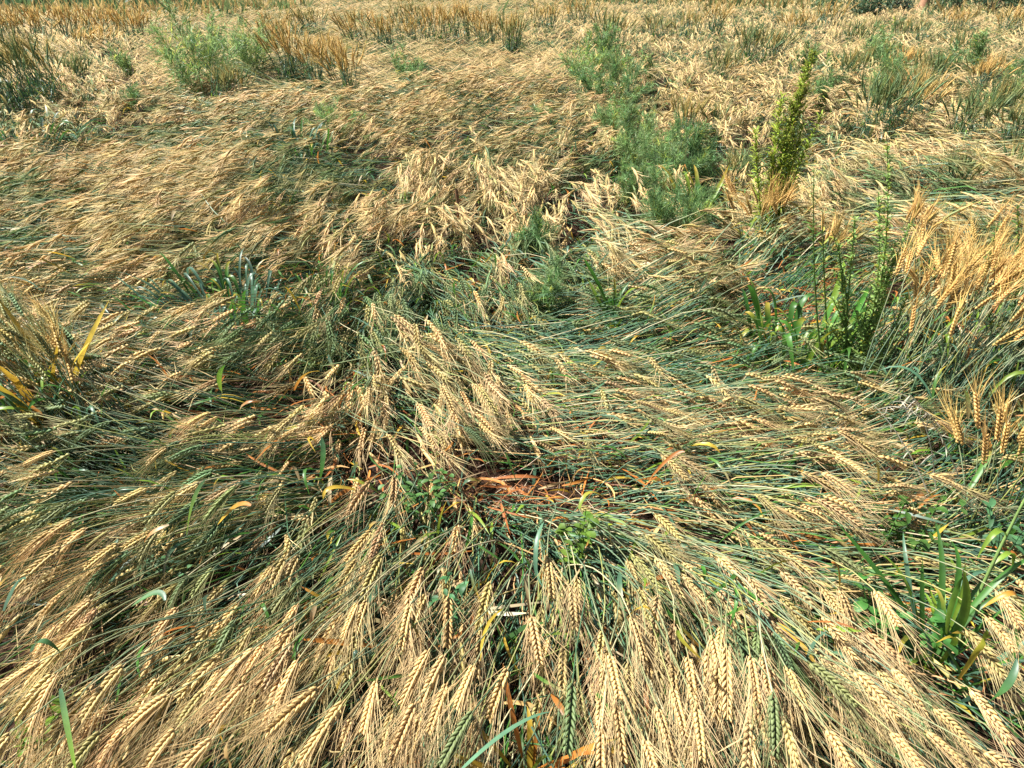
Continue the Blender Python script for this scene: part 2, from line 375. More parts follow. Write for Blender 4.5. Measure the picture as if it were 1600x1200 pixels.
def awns(A, roll, wid, col, n, length, rad, M=4, k=3, spread=0.44):
    N = len(A); t = np.linspace(0.04, 0.97, n)
    Pk = resample(A, t); T = nrm(resample(A, np.minimum(t + .08, 1)) - resample(A, np.maximum(t - .08, 0)))
    S, Nn = frame(T, roll)
    az = (np.arange(n) % 2 * math.pi)[None] + U(-.75, .75, (N, n))
    r = np.cos(az)[..., None] * S + np.sin(az)[..., None] * Nn
    sp = (spread * U(.45, 1.25, (N, n)) * np.interp(t, [0, 1], [1.1, .6]))[..., None]
    D = nrm(T + r * sp); L = (length * U(.7, 1.15, (N, 1)) * U(.7, 1.15, (N, n)) * np.interp(t, [0, .3, 1], [.95, 1, .85]))[..., None, None]
    B = Pk + r * (wid * .38)[:, None, None]
    s = np.linspace(0, 1, M)[None, None, :, None]
    bend = rng.normal(0, .10, (N, n, 1, 3)) + r[:, :, None] * U(-.05, .16, (N, n, 1, 1)) + np.array([0, 0, -.07])
    P = B[:, :, None] + D[:, :, None] * L * s + bend * L * s ** 2
    R = rad * np.linspace(1, .35, M)[None].repeat(N * n, 0)
    c = np.repeat((col[:, None] * (1 + U(-.18, .18, (N, n, 1)))).reshape(-1, 1, 3), M, 1)
    V, C, q, _, m = tube(P.reshape(N * n, M, 3), R, k, c, AWN)
    kv = V.shape[1]
    return (V.reshape(N, n * kv, 3), C.reshape(N, n * kv, 3), np.concatenate([q + i * kv for i in range(n)]), None, AWN)

def ear_colours(p2, r=None):
    N = len(p2); g = region(p2, GREENS)
    x = U(0, 1, N) + 0.35 * bundles(p2)[:, 2]
    ripe = np.clip(1.15 - 1.0 * g * U(.5, 1.2, N) - 0.55 * (x > .93) - .55 * (U(0, 1, N) > .72) - 1.1 * green_band(p2) * U(.6, 1.1, N), 0, 1)
    c = np.where((ripe > .5)[:, None], lerp(HALF, RIPE, np.clip((ripe - .5) * 2, 0, 1)), lerp(GREEN, HALF, np.clip(ripe * 2, 0, 1)))
    a = lerp(AWN_GREEN, AWN_RIPE, np.clip(ripe * 1.25, 0, 1))
    dull = (U(0, 1, N) < .12)[:, None]; c = np.where(dull, c * [.72, .70, .80], c)
    return ripe, jit(c, .2), jit(a, .2)

def stem_colours(ripe, M):
    N = len(ripe)
    c0 = choose([ST_GREEN, ST_BLUE, ST_PALE, ST_YEL], [.46, .32, .10, .12], N)
    c1 = lerp(c0, np.broadcast_to(np.array([.40, .36, .16]), c0.shape), np.clip(ripe * .55, 0, 1))
    s = np.linspace(0, 1, M)[None, :, None]
    return jit(c0, .2)[:, None] * (1 - s ** 2) + c1[:, None] * s ** 2

def stem_leaves(P, ripe, frac, wscale=1.0, M=6, k=13, lmin=.09, lmax=.22):
    """one leaf on a share of the stalks, springing from somewhere along the stem"""
    idx = np.nonzero(U(0, 1, len(P)) < frac)[0]
    if len(idx) == 0: return None, idx
    t = U(.25, .62, len(idx)); x = t * (P.shape[1] - 1); i = x.astype(int); f = (x - i)[:, None]
    B = P[idx, i] * (1 - f) + P[idx, i + 1] * f; T = nrm(P[idx, i + 1] - P[idx, i])
    D = T + rng.normal(0, .35, T.shape) + np.array([0, 0, 1.0]) * U(.0, .75, len(idx))[:, None]
    c = jit(choose([LF_GREEN, LF_BLUE, LF_LIME, LF_YEL, LF_ORG, LF_PALE], [.32, .25, .12, .10, .12, .09], len(idx)), .2)
    tip = np.where((U(0, 1, len(idx)) < .4)[:, None], choose([LF_YEL, LF_ORG, LF_PALE], [.4, .35, .25], len(idx)), c)
    return blades(B, D, U(lmin, lmax, len(idx)), U(.006, .012, len(idx)) * wscale, U(.1, 1.1, len(idx)), c, LEAF, M=M, k=k, roll=U(-1.4, 1.4, len(idx)), tip=tip, curl=U(-.35, .35, len(idx))), idx

def scatter(y0, y1, dens, margin=0.35):
    """uniform random ground points in the seen wedge between the distances y0..y1"""
    W = 0.78 * y1 + margin; n = int(dens * 2 * W * (y1 - y0)); x = U(-W, W, n); y = U(y0, y1, n)
    k = np.abs(x) < 0.78 * y + margin
    return np.stack([x[k], y[k]], 1)

# ------------------------------------------------------------------ ground
def soil_material():
    m = bpy.data.materials.new('soil'); m.use_nodes = True; t = m.node_tree; N = t.nodes.new; L = t.links.new
    bs = t.nodes['Principled BSDF']; bs.inputs['Roughness'].default_value = .95; bs.inputs['Specular IOR Level'].default_value = .15
    g = N('ShaderNodeNewGeometry'); n1 = N('ShaderNodeTexNoise'); n1.inputs['Scale'].default_value = 9; n1.inputs['Detail'].default_value = 8; n1.inputs['Roughness'].default_value = .7
    L(g.outputs['Position'], n1.inputs['Vector'])
    r = N('ShaderNodeValToRGB'); e = r.color_ramp.elements
    e[0].position = .32; e[0].color = (.016, .011, .007, 1); e[1].position = .74; e[1].color = (.075, .036, .02, 1)
    L(n1.outputs['Fac'], r.inputs[0]); L(r.outputs[0], bs.inputs['Base Color'])
    b = N('ShaderNodeBump'); b.inputs['Strength'].default_value = .8; b.inputs['Distance'].default_value = .03
    n2 = N('ShaderNodeTexNoise'); n2.inputs['Scale'].default_value = 45; n2.inputs['Detail'].default_value = 6
    L(g.outputs['Position'], n2.inputs['Vector']); L(n2.outputs['Fac'], b.inputs['Height']); L(b.outputs[0], bs.inputs['Normal'])
    return m
def green_material():
    m = bpy.data.materials.new('green_field'); m.use_nodes = True; t = m.node_tree; N = t.nodes.new; L = t.links.new
    bs = t.nodes['Principled BSDF']; bs.inputs['Roughness'].default_value = .9
    g = N('ShaderNodeNewGeometry'); n1 = N('ShaderNodeTexNoise'); n1.inputs['Scale'].default_value = 1.3; n1.inputs['Detail'].default_value = 8
    L(g.outputs['Position'], n1.inputs['Vector'])
    r = N('ShaderNodeValToRGB'); e = r.color_ramp.elements
    e[0].position = .35; e[0].color = (.04, .075, .03, 1); e[1].position = .7; e[1].color = (.13, .18, .07, 1)
    L(n1.outputs['Fac'], r.inputs[0]); L(r.outputs[0], bs.inputs['Base Color']); return m

def ground():
    xs = np.concatenate([[-700, -200, -60, -20], np.linspace(-6, 6, 97), [20, 60, 200, 700]])
    ys = np.concatenate([[-60, -10], np.linspace(-1, 9, 81), [14, 25, 60, 200, 800]])
    X, Y = np.meshgrid(xs, ys, indexing='ij')
    near = (np.abs(X) <= 6) & (Y <= 9) & (Y >= -1)
    Z = np.where(near, .018 * nzA(X * 6, Y * 6) + .010 * nzB(X * 15, Y * 15), 0)
    nx, ny = X.shape; idx = np.arange(nx * ny).reshape(nx, ny)
    f = np.stack([idx[:-1, :-1], idx[1:, :-1], idx[1:, 1:], idx[:-1, 1:]], -1).reshape(-1, 4)
    me = bpy.data.meshes.new('ground'); me.from_pydata(np.stack([X, Y, Z], -1).reshape(-1, 3).tolist(), [], f.tolist()); me.materials.append(soil_material())
    o = link('ground', me); o['kind'] = 'structure'; o['label'] = 'red-brown soil showing between the lodged stalks'; o['category'] = 'ground'
    me = bpy.data.meshes.new('field'); me.from_pydata([(-700, 46, .006), (700, 50, .006), (700, 800, .006), (-700, 800, .006)], [], [(0, 1, 2, 3)]); me.materials.append(green_material())
    o = link('field', me); o['kind'] = 'structure'; o['label'] = 'green field beyond the wheat along the top edge'; o['category'] = 'field'
ground()

# ------------------------------------------------------------------ the lodged wheat
HAND = [  # ears that stand out in front: ear base -> ear tip (photo px), ripeness 0..1, height
 (91,1049,37,1125,1),(67,1031,2,1080,1),(265,1084,205,1128,1),(277,1136,218,1204,1),(335,1151,270,1206,1),(197,1035,122,1112,.8),(385,1067,328,1135,1),(400,1010,330,1075,1),
 (500,1072,415,1150,1),(540,1092,470,1195,1),(590,1060,568,1150,1),(672,1012,625,1090,1),(697,1020,668,1070,1),(650,1095,608,1175,1),(700,1065,670,1145,1),(742,1037,720,1095,1),
 (742,1107,688,1192,.1),(795,1040,775,1088,1),(467,1027,430,1092,1),(895,1062,885,1195,.05),(952,1020,965,1085,1),(960,1092,975,1185,1),(1025,1100,1050,1175,1),(1050,1072,1065,1138,1),
 (1075,1022,1088,1098,1),(1087,1100,1096,1170,1),(1005,1150,1026,1215,1),(1135,1005,1140,1110,1),(1172,1022,1180,1082,1),(1010,992,1012,1045,1),(830,960,842,1017,1),(1112,992,1122,1045,1),
 (940,1137,940,1205,1),(1207,1080,1215,1168,.1),(1232,1150,1252,1215,1),(1227,1040,1254,1106,.8),(1290,1135,1333,1205,1),(1390,1140,1440,1205,1),(1332,1045,1405,1114,1),(1445,1140,1522,1204,1),
 (1392,1040,1440,1094,1),(1457,1102,1510,1150,.9),(1262,1032,1340,1100,.2),(1535,1170,1580,1208,1),(1365,920,1388,965,1),(1555,920,1596,970,1),(560,940,540,995,1),(640,945,628,1000,1),
 (855,865,862,930,.9),(985,960,1000,1010,1),(160,1140,110,1200,.4),(20,1140,-30,1200,.9)]
HAND = np.array(HAND, float)

def hand_stalks():
    n = len(HAND); zt = .315 + U(-.02, .02, n)
    b = ground_at(HAND[:, 0], HAND[:, 1], zt + .012); e = ground_at(HAND[:, 2], HAND[:, 3], zt - .01)
    d = nrm((e - b)[:, :2]); L = np.clip(np.linalg.norm((e - b)[:, :2], axis=1), .072, .112)
    E = b[:, :2] + d * L[:, None]
    return E, np.arctan2(d[:, 1], d[:, 0]), zt + .012, L

E1, H1, Z1, LE1 = hand_stalks()
# the other near stalks
E2 = np.concatenate([scatter(0.35, 1.75, 350, .35), scatter(1.75, 3.1, 430, .35)])
keep = (U(0, 1, len(E2)) > region(E2, BARE) * 1.05) & ~((bundle(E2, .17, 21)[:, 3] < -.62) & (U(0, 1, len(E2)) < .7))
E2 = E2[keep]; L2 = stem_len(E2); r2 = U(0, 1, len(E2))
h2 = canopy(E2) * (.25 + .85 * r2) + .05 * np.clip(1.4 - E2[:, 1], 0, 1)
P2_, _ = stalk_paths(E2, h2, np.full(len(E2), .09), L2, 3, 6); keep = open_ground(P2_); E2, L2, r2, h2 = E2[keep], L2[keep], r2[keep], h2[keep]
u2, v2, dep2 = project(np.concatenate([E2, h2[:, None]], 1))
infr = (u2 > 5) & (u2 < 1595) & (v2 > 10) & (v2 < 1195)
score = np.where(infr, dep2 * (1.0 + 0.9 * (1 - r2)), 1e9)
N_SINGLE = 300 - len(HAND)
order = np.argsort(score); sel = np.zeros(len(E2), bool); sel[order[:N_SINGLE]] = True

MARKS = [(888, 1120, 'the big green ear'), (830, 735, 'the bare patch'), (665, 775, 'the leafy herb'), (110, 1130, 'the long bent blade'), (785, 1160, 'the pale crossing blade'), (1430, 955, 'the dark hollow'), (270, 880, 'the fine-leaved herb'),
         (690, 950, 'the herb among stems'), (1210, 1125, 'the upright green ear'), (1300, 1065, 'the slanting green ear'), (715, 1150, 'the lower green ear'), (365, 1180, 'the pale dead leaf'), (1080, 1010, 'the folded lime leaf'), (1560, 1065, 'the corner blade'),
         (230, 943, 'the short lying blade'), (305, 795, 'the upright lime blade'), (905, 850, 'the yellow-green herb'), (1035, 730, 'the curled rust leaf'), (1430, 840, 'the leafy vine'), (20, 930, 'the left edge blade'), (360, 805, 'the orange leaf')]
def build_singles():
    E = np.concatenate([E1, E2[sel]]); n = len(E); nh = len(E1)
    h = np.concatenate([Z1, h2[sel]]); Le = np.concatenate([LE1, U(.058, .108, n - nh)]); Ls = np.concatenate([stem_len(E1), L2[sel]])
    head = np.concatenate([H1, flow(E2[sel]) + rng.normal(0, .13, n - nh)])
    P, ib = stalk_paths(E, h, Le, Ls, 4, 9, head=head, droop=U(.015, .05, n), lock=0)
    # settle the root on the soil
    ripe, ce, ca = ear_colours(E)
    rh = HAND[:, 4]
    ce[:nh] = jit(np.where((rh > .5)[:, None], lerp(HALF, RIPE, np.clip(rh * 2 - 1, 0, 1)), lerp(GREEN, HALF, np.clip(rh * 2, 0, 1))), .08); ca[:nh] = jit(lerp(AWN_GREEN, AWN_RIPE, rh), .08); ripe[:nh] = rh
    roll = U(-.5, .5, n); wid = U(.0135, .0168, n)
    A = P[:, ib:]
    stem = tube(P[:, :ib + 1], np.linspace(.0019, .0011, ib + 1)[None].repeat(n, 0), 5, stem_colours(ripe, ib + 1), STEM)
    ker = kernels(A, roll, wid, ce, K=9, td=TD3)
    rach = tube(A, np.full(A.shape[:2], .0016), 4, ce * .7, EAR)
    aw = awns(A, roll, wid, ca, 30, .112, .00062, M=4)
    lf, li = stem_leaves(P[:, :ib + 1], ripe, .55)
    lmap = {int(a): k for k, a in enumerate(li)}
    places = kernel_places(A[:nh], roll[:nh], wid[:nh])
    td = TD
    spik_cache = {}
    bu, bv, _ = project((A[:, 0] + A[:, -1]) / 2)
    du = project(A[:, -1])[0] - project(A[:, 0])[0]; dv = project(A[:, -1])[1] - project(A[:, 0])[1]
    ang = np.degrees(np.arctan2(dv, du)) % 360
    bt = project(A[:, -1])
    edge = [i for i in range(nh) if bt[1][i] > 1183 and 0 < bt[0][i] < 1600]; edge.sort(key=lambda i: bt[0][i])
    ORD = 'first second third fourth fifth sixth seventh eighth ninth tenth eleventh twelfth thirteenth fourteenth fifteenth sixteenth seventeenth eighteenth nineteenth twentieth'.split()
    for i in range(n):
        look = 'ripe golden' if ripe[i] > .75 else 'half-ripe yellowish' if ripe[i] > .4 else 'green'
        a = ang[i]; way = 'rightward' if a < 22 or a > 338 else 'down-right' if a < 68 else 'down' if a < 112 else 'down-left' if a < 158 else 'leftward' if a < 202 else 'up'
        lm = min(MARKS, key=lambda q: (q[0] - bu[i]) ** 2 + 1.6 * (q[1] - bv[i]) ** 2); ex, ey = bu[i] - lm[0], bv[i] - lm[1]
        side = ('right of' if ex > 0 else 'left of') if abs(ex) > abs(ey) else ('below' if ey > 0 else 'above')
        far_ = 'just ' if math.hypot(ex, ey) < 70 else 'a little ' if math.hypot(ex, ey) < 120 else ''
        if i in edge and edge.index(i) < 20:
            label = f'{look} bearded wheat ear, {ORD[edge.index(i)]} from the left along the bottom edge'
        else:
            label = f'{look} wheat ear pointing {way}, {far_}{side} {lm[2]}'
        root = thing('wheat_stalk', label, 'wheat stalk', tuple(P[i, 0]), 'bearded wheat stalks lying in front')
        part('stem', [pick(stem, i)], root)
        if i < nh:
            ear = part('ear', [pick(rach, i)], root)
            # florets as separate spikelets: pairs share one mesh in local space
            for s_ in (0, 2):
                for k in range(10):
                    g = []
                    loc = None
                    for (b, al, rad, ln, wd, t) in places[s_:s_ + 2]:
                        x = nrm(np.cross(al[i, k], rad[i, k])); zz = np.cross(x, al[i, k]); v = td[0]
                        V = b[i, k] + x * v[:, :1] * wd[i, k] + al[i, k] * v[:, 1:2] * ln[i, k] + zz * v[:, 2:] * wd[i, k] * .85
                        if loc is None: loc = b[i, k].copy()
                        C = np.repeat((ce[i] * (1 + U(-.12, .12)))[None], len(v), 0)
                        g.append(((V - loc)[None], C[None], td[1], td[2], EAR))
                    so_ = link('spikelet', mesh_from('spikelet', g), ear); so_.location = Vector(loc - P[i, 0])
            part('awns', [pick(aw, i)], root, ear)
        else:
            ear = part('ear', [pick(ker, i), pick(rach, i)], root)
            part('awns', [pick(aw, i)], root, ear)
        if i in lmap: part('leaf', [pick(lf, lmap[i])], root)
build_singles()

field_geos = []
def near_mass():
    k = ~sel; E = E2[k]; h = h2[k]; n = len(E)
    d = np.hypot(E[:, 0], E[:, 1])
    for lo, hi, na, K in ((0, 1.9, 22, 8), (1.9, 9, 20, 6)):
        q = (d >= lo) & (d < hi); e = E[q]; m = len(e)
        P, ib = stalk_paths(e, h[q], U(.058, .105, m), L2[k][q], 3, 6 if lo == 0 else 5, droop=U(.01, .05, m))
        ripe, ce, ca = ear_colours(e); A = P[:, ib:]; roll = U(-.6, .6, m); wid = U(.0135, .0165, m)
        field_geos.append(tube(P[:, :ib + 1], np.linspace(.0019, .0012, ib + 1)[None].repeat(m, 0), 3, stem_colours(ripe, ib + 1), STEM))
        top = r2[k][q] > .3; lo_ = ~top
        field_geos.append(kernels_low(A[top], roll[top], wid[top], ce[top], K)); field_geos.append(awn_spikes(A[top], ca[top], na, .00105))
        field_geos.append(tube(A[lo_], np.array([.003, .0065, .0065, .003])[None].repeat(int(lo_.sum()), 0), 4, ce[lo_], EAR)); field_geos.append(awn_spikes(A[lo_], ca[lo_], 8, .0012))
        lf, _ = stem_leaves(P[:, :ib + 1], ripe, .42, M=5)
        if lf is not None: field_geos.append(lf)

def awn_spikes(A, ca, na, wd, spread=.24, l0=.075, l1=.125):
    t = np.linspace(.05, .95, na); n = len(A); B = resample(A, t); T = nrm(A[:, -1] - A[:, 0])[:, None].repeat(na, 1)
    D = (T + rng.normal(0, spread, T.shape)).reshape(-1, 3); B = B.reshape(-1, 3)
    return spikes(B, D, U(l0, l1, len(B)), wd, np.repeat(ca, na, 0) * (1 + U(-.2, .2, (len(B), 1))), AWN, bend=rng.normal(0, .014, B.shape))

OCT = (np.array([(0, 0, 0), (1, .45, 0), (0, .45, 1), (-1, .45, 0), (0, .45, -1), (0, 1, 0)], float), np.zeros((0, 4), int),
       np.array([(0, 2, 1), (0, 3, 2), (0, 4, 3), (0, 1, 4), (5, 1, 2), (5, 2, 3), (5, 3, 4), (5, 4, 1)]))
def kernels_low(A, roll, wid, col, K):
    """two rows of plump eight-faced spikelets"""
    t, Pk, T = axis_frames(A, K); S, Nn = frame(T, roll); N = len(A)
    el = np.linalg.norm(np.diff(A, axis=1), axis=2).sum(1); prof = np.interp(t, [0, .12, .5, .85, 1], [.72, .95, 1., .8, .5]); vs, cs = [], []
    v = OCT[0]
    for side in (1, -1):
        b = Pk + T * ((0.5 if side < 0 else 0) * el / K)[:, None, None]
        al = nrm(T + side * S * .48); x = nrm(np.cross(al, Nn)); ln = el[:, None] / K * 1.65 * prof; wd = (wid * .27)[:, None] * prof
        vs.append((b[:, :, None] + x[:, :, None] * v[:, 0][:, None] * wd[..., None, None] + al[:, :, None] * v[:, 1][:, None] * ln[..., None, None] + Nn[:, :, None] * v[:, 2][:, None] * wd[..., None, None] * 1.5).reshape(N, -1, 3))
        cs.append(np.repeat((col[:, None] * (1 + U(-.14, .14, (N, K, 1))))[:, :, None], len(v), 2).reshape(N, -1, 3))
    return (np.concatenate(vs, 1), np.concatenate(cs, 1), None, np.concatenate([OCT[2] + 6 * i for i in range(2 * K)]), EAR)
near_mass()
def understory():
    """the buried layer: crossing stems and blades under the ears"""
    E = scatter(.3, 3.6, 520, .45); n = len(E); P, ib = stalk_paths(E, U(.03, .15, n), np.full(n, .05), U(.3, .55, n), 1, 3, droop=U(0, .02, n), wob=.45)
    kp = open_ground(P, CORE[:6], k=1.3); P = P[kp]; n = len(P)
    c = jit(choose([ST_GREEN, ST_BLUE * .8, ST_YEL, [.36, .24, .10], LF_GREEN * .8], [.34, .22, .12, .17, .15], n), .25)
    field_geos.append(tube(P, np.linspace(.0022, .0014, 5)[None].repeat(n, 0), 3, c, STEM))
    E = scatter(.3, 3.6, 190, .45); E = E[U(0, 1, len(E)) > region(E, CORE[:6]) * 1.1]; n = len(E); a = flow(E) + rng.normal(0, .7, n); B = np.concatenate([E, U(.02, .14, (n, 1))], 1); D = np.stack([np.cos(a), np.sin(a), U(-.1, .5, n)], 1)
    c = jit(choose([LF_GREEN * .8, LF_BLUE * .8, LF_LIME * .8, LF_ORG, LF_YEL, LF_PALE], [.36, .26, .10, .12, .06, .10], n), .25)
    field_geos.append(blades(B, D, U(.08, .22, n), U(.005, .012, n), U(.0, .6, n), c, LEAF, M=4, k=2, roll=U(-1.5, 1.5, n), curl=U(-.4, .4, n)))
understory()
def understory_back():
    E = scatter(3.4, 9.5, 70, .6); n = len(E); P, ib = stalk_paths(E, U(.04, .16, n), np.full(n, .06), U(.35, .6, n), 1, 2, droop=U(0, .02, n), wob=.3)
    field_geos.append(tube(P, np.full((n, 4), .0036), 2, jit(choose([ST_GREEN, ST_BLUE * .8, LF_GREEN * .8, ST_YEL * .7], [.45, .25, .2, .1], n), .25), STEM, roll=U(-.6, .6, n)[:, None]))
understory_back()

def mid_mass():
    for (y0, y1, dens, na, wsc) in ((2.9, 5.2, 330, 18, 1.0), (5.2, 9.5, 200, 13, 1.35)):
        E = scatter(y0, y1, dens, .5); E = E[(U(0, 1, len(E)) > region(E, BARE)) & ~((bundles(E)[:, 3] < -.5) & (U(0, 1, len(E)) < .6))]
        n = len(E); r = U(0, 1, n) ** .8; h = canopy(E) * (.35 + .75 * r)
        P, ib = stalk_paths(E, h, U(.085, .11, n), U(.42, .62, n), 2, 3, droop=U(.0, .07, n), wob=.2)
        kp = open_ground(P); P, E, n = P[kp], E[kp], int(kp.sum())
        ripe, ce, ca = ear_colours(E); A = P[:, ib:]
        field_geos.append(tube(P[:, :ib + 1], np.full((n, ib + 1), .0021 * wsc), 2, stem_colours(ripe, ib + 1), STEM, roll=U(-.8, .8, n)[:, None]))
        R = np.array([.003, .0075, .003])[None] * U(.85, 1.1, n)[:, None] * (1 + (wsc - 1) * .6)
        field_geos.append(tube(A, R, 3, ce, EAR))
        field_geos.append(awn_spikes(A, ca, na, .0019 * wsc, .22, .075, .125))
        lf, _ = stem_leaves(P[:, :ib + 1], ripe, .30, wscale=1.15, M=4, k=2)
        field_geos.append(lf)
mid_mass()

def far_mass():
    y = 9.0; k_ = 1150
    while y < 36:
        y1 = y * 1.25; dens = k_ / y; E = scatter(y, y1, dens, 1.0); n = len(E); sc = .75 + y / 22
        r = U(0, 1, n); h = canopy(E) * (.4 + .8 * r) + .03
        hd = flow(E) + (bundles(E)[:, 0] * .6 + rng.normal(0, .45, n)) * (.38 + .62 * region(E, CHAOS))
        L = U(.42, .75, n) * (1 + .15 * (sc - 1)); s = np.array([0, .35, .72, 1.0]); prof = np.array([.1, .6, 1.0, .8])
        lat, lw, per = locks(E, hd); h = np.maximum(h + lw * .3 * (.5 - np.clip(np.abs(lat) / lw, 0, 1.3) ** 1.5), .03)
        P = np.empty((n, 4, 3)); ben = rng.normal(0, .28, n)
        for i in range(4):
            a = hd + ben * (s[i] - .5); P[:, i, 0] = E[:, 0] - np.cos(a) * L * (1 - s[i]); P[:, i, 1] = E[:, 1] - np.sin(a) * L * (1 - s[i]); P[:, i, 2] = h * prof[i]
        P[..., :2] -= per[:, None] * (lat * .55)[:, None, None] * (s ** 1.2)[None, :, None]
        ripe, ce, ca = ear_colours(E); c0 = jit(choose([ST_GREEN, ST_BLUE, ST_PALE, ST_YEL], [.46, .30, .12, .12], n), .2)
        g = (U(0, 1, n) < .1 + .4 * green_band(E))[:, None]; ce = np.where(g, c0, ca * .5 + ce * .5)
        C = np.stack([c0, c0, ce, ce], 1)
        R = np.array([.003, .0035, .006, .003])[None] * sc * U(.8, 1.2, n)[:, None]
        field_geos.append(tube(P, R, 2, C, AWN, roll=U(-.7, .7, n)[:, None]))
        field_geos.append(awn_spikes(P[:, 2:], ca, 4, .0036 * sc, .34, .07, .16))
        y = y1
far_mass()
stuff('lodged_wheat', 'pale golden wheat flattened in swirls with green stems across the whole field', 'wheat', field_geos)
print('field tris', sum(len(g[0]) * (2 * (0 if g[2] is None else len(g[2])) + (0 if g[3] is None else len(g[3]))) for g in field_geos))

# ------------------------------------------------------------------ litter of dead leaves
def litter():
    E = scatter(.6, 3.4, 800, .3); b = np.maximum(region(E, BARE) * .6, region(E, CORE)); E = E[U(0, 1, len(E)) < .05 + .9 * b]
    n = len(E); B = np.concatenate([E, U(.015, .11, (n, 1))], 1); a = U(0, 2 * np.pi, n)
    D = np.stack([np.cos(a), np.sin(a), U(-.05, .5, n)], 1)
    c = jit(choose([LF_ORG, [.34, .12, .03], [.55, .34, .12], LF_YEL, [.22, .09, .04], LF_PALE], [.26, .24, .2, .08, .14, .08], n), .25)
    g1 = blades(B, D, U(.05, .17, n), U(.003, .010, n), U(0, .6, n), c, DRY, M=6, k=13, roll=U(-2.5, 2.5, n), curl=U(-.9, .9, n))
    E = scatter(.6, 3.2, 1300, .3); b = np.maximum(region(E, BARE) * .6, region(E, CORE)); E = E[U(0, 1, len(E)) < .05 + .9 * b]; n = len(E)     # fine roots and old straw
    a = U(0, 2 * np.pi, n); s = np.linspace(0, 1, 5)[None, :, None]; D = np.stack([np.cos(a), np.sin(a), U(-.1, .3, n)], 1)[:, None]
    P = np.concatenate([E, U(.01, .06, (n, 1))], 1)[:, None] + D * U(.05, .2, n)[:, None, None] * s + rng.normal(0, .03, (n, 1, 3)) * s ** 2
    g2 = tube(P, np.full((n, 5), .0009), 3, jit(choose([[.45, .22, .09], [.30, .13, .06], [.6, .5, .34]], [.4, .3, .3], n), .2), DRY)
    stuff('leaf_litter', 'curled orange-brown dead leaves and old straw on the soil', 'leaf litter', [g1, g2])
litter()

# ------------------------------------------------------------------ standing wheat, weeds and loose blades
def px(u, v, z=0.0):
    p = ground_at(float(u), float(v), z); return p, p @ FWD - CAM_H * FWD[2]      # point, depth along the view axis
CAN = .20
def foot(u, v, z=CAN):
    p, dep = px(u, v, z); p[2] = .0; return p, dep
def size(npx, depth): return npx * depth / FPX

def upright(base, n, height, lean, spread, ripe_p, fan=.22, curve=.35, thick=1.0):
    """n standing stalks: polylines root..tip; lean = (x,y) shift of the tip per height"""
    a = U(0, 2 * np.pi, n); r = spread * np.sqrt(U(0, 1, n)); B = np.stack([base[0] + r * np.cos(a), base[1] + r * np.sin(a) * .8, np.full(n, base[2] + .005)], 1)
    H = height * U(.72, 1.08, n); dirx = lean[0] + rng.normal(0, fan, n); diry = lean[1] + rng.normal(0, fan, n)
    s = np.linspace(0, 1, 9)[None]; P = np.empty((n, 9, 3)); sx = (1 - curve) * s + curve * s ** 2.4
    P[..., 0] = B[:, :1] + (dirx * H)[:, None] * sx; P[..., 1] = B[:, 1:2] + (diry * H)[:, None] * sx
    sl_ = np.hypot(dirx, diry)[:, None]
    P[..., 2] = B[:, 2:] + H[:, None] * (s - .16 * sl_ * s ** 4)
    ripe = np.clip(ripe_p + rng.normal(0, .25, n), 0, 1)
    ce = jit(np.where((ripe > .5)[:, None], lerp(HALF, RIPE, np.clip(ripe * 2 - 1, 0, 1)), lerp(GREEN, HALF, np.clip(ripe * 2, 0, 1))), .12)
    ce = np.where((ripe > .5)[:, None], ce * [.95, .86, .70], ce)
    return P, ripe, ce, jit(lerp(AWN_GREEN, AWN_RIPE * [.96, .84, .55], np.clip(ripe * 1.2, 0, 1)), .15)

def near_clump(label, base, n, height, lean, spread, ripe_p, fan=.2, curve=.35, leaf_n=1.0, group='standing wheat clumps'):
    root = thing('wheat_clump', label, 'wheat clump', tuple(base), group)
    P, ripe, ce, ca = upright(base, n, height, lean, spread, ripe_p, fan, curve)
    ib = 6; A = resample(P[:, ib:], np.linspace(0, .42, 4)) if False else P[:, ib:]
    el = np.linalg.norm(A[:, -1] - A[:, 0], axis=1)[:, None, None]; A = A[:, :1] + (A - A[:, :1]) * (.095 / el)
    stem = tube(P[:, :ib + 1], np.linspace(.0021, .0013, ib + 1)[None].repeat(n, 0), 4, stem_colours(ripe, ib + 1), STEM)
    roll = U(-1.5, 1.5, n); wid = U(.014, .017, n); ker = kernels_low(A, roll, wid, ce, 9); aw = awn_spikes(A, ca, 22, .0011, .22)
    for i in range(n):
        st = part('stem', [pick(stem, i)], root)
        na = len(aw[0]) // n
        part('ear', [pick(ker, i), (aw[0][i * na:(i + 1) * na], aw[1][i * na:(i + 1) * na], aw[2], aw[3], AWN)], root, st)
    nl = int(n * leaf_n)
    for i in range(nl):
        j = rng.integers(n); B = P[j:j + 1, rng.integers(1, 5)]; D = np.array([[rng.normal(0, .6) + lean[0] * .6, rng.normal(0, .6) + lean[1] * .6, U(.4, 1.1)]])
        c = jit(choose([LF_GREEN, LF_BLUE, LF_LIME, LF_YEL, LF_ORG], [.4, .25, .15, .1, .1], 1), .2)
        part('leaf', [blades(B, D, U(.12, .28), U(.008, .014), U(.3, 1.2), c, LEAF, M=7, roll=U(-.8, .8), curl=U(-.3, .3), tip=c if U() < .6 else choose([LF_YEL, LF_ORG], [.6, .4], 1))], root)
    return root

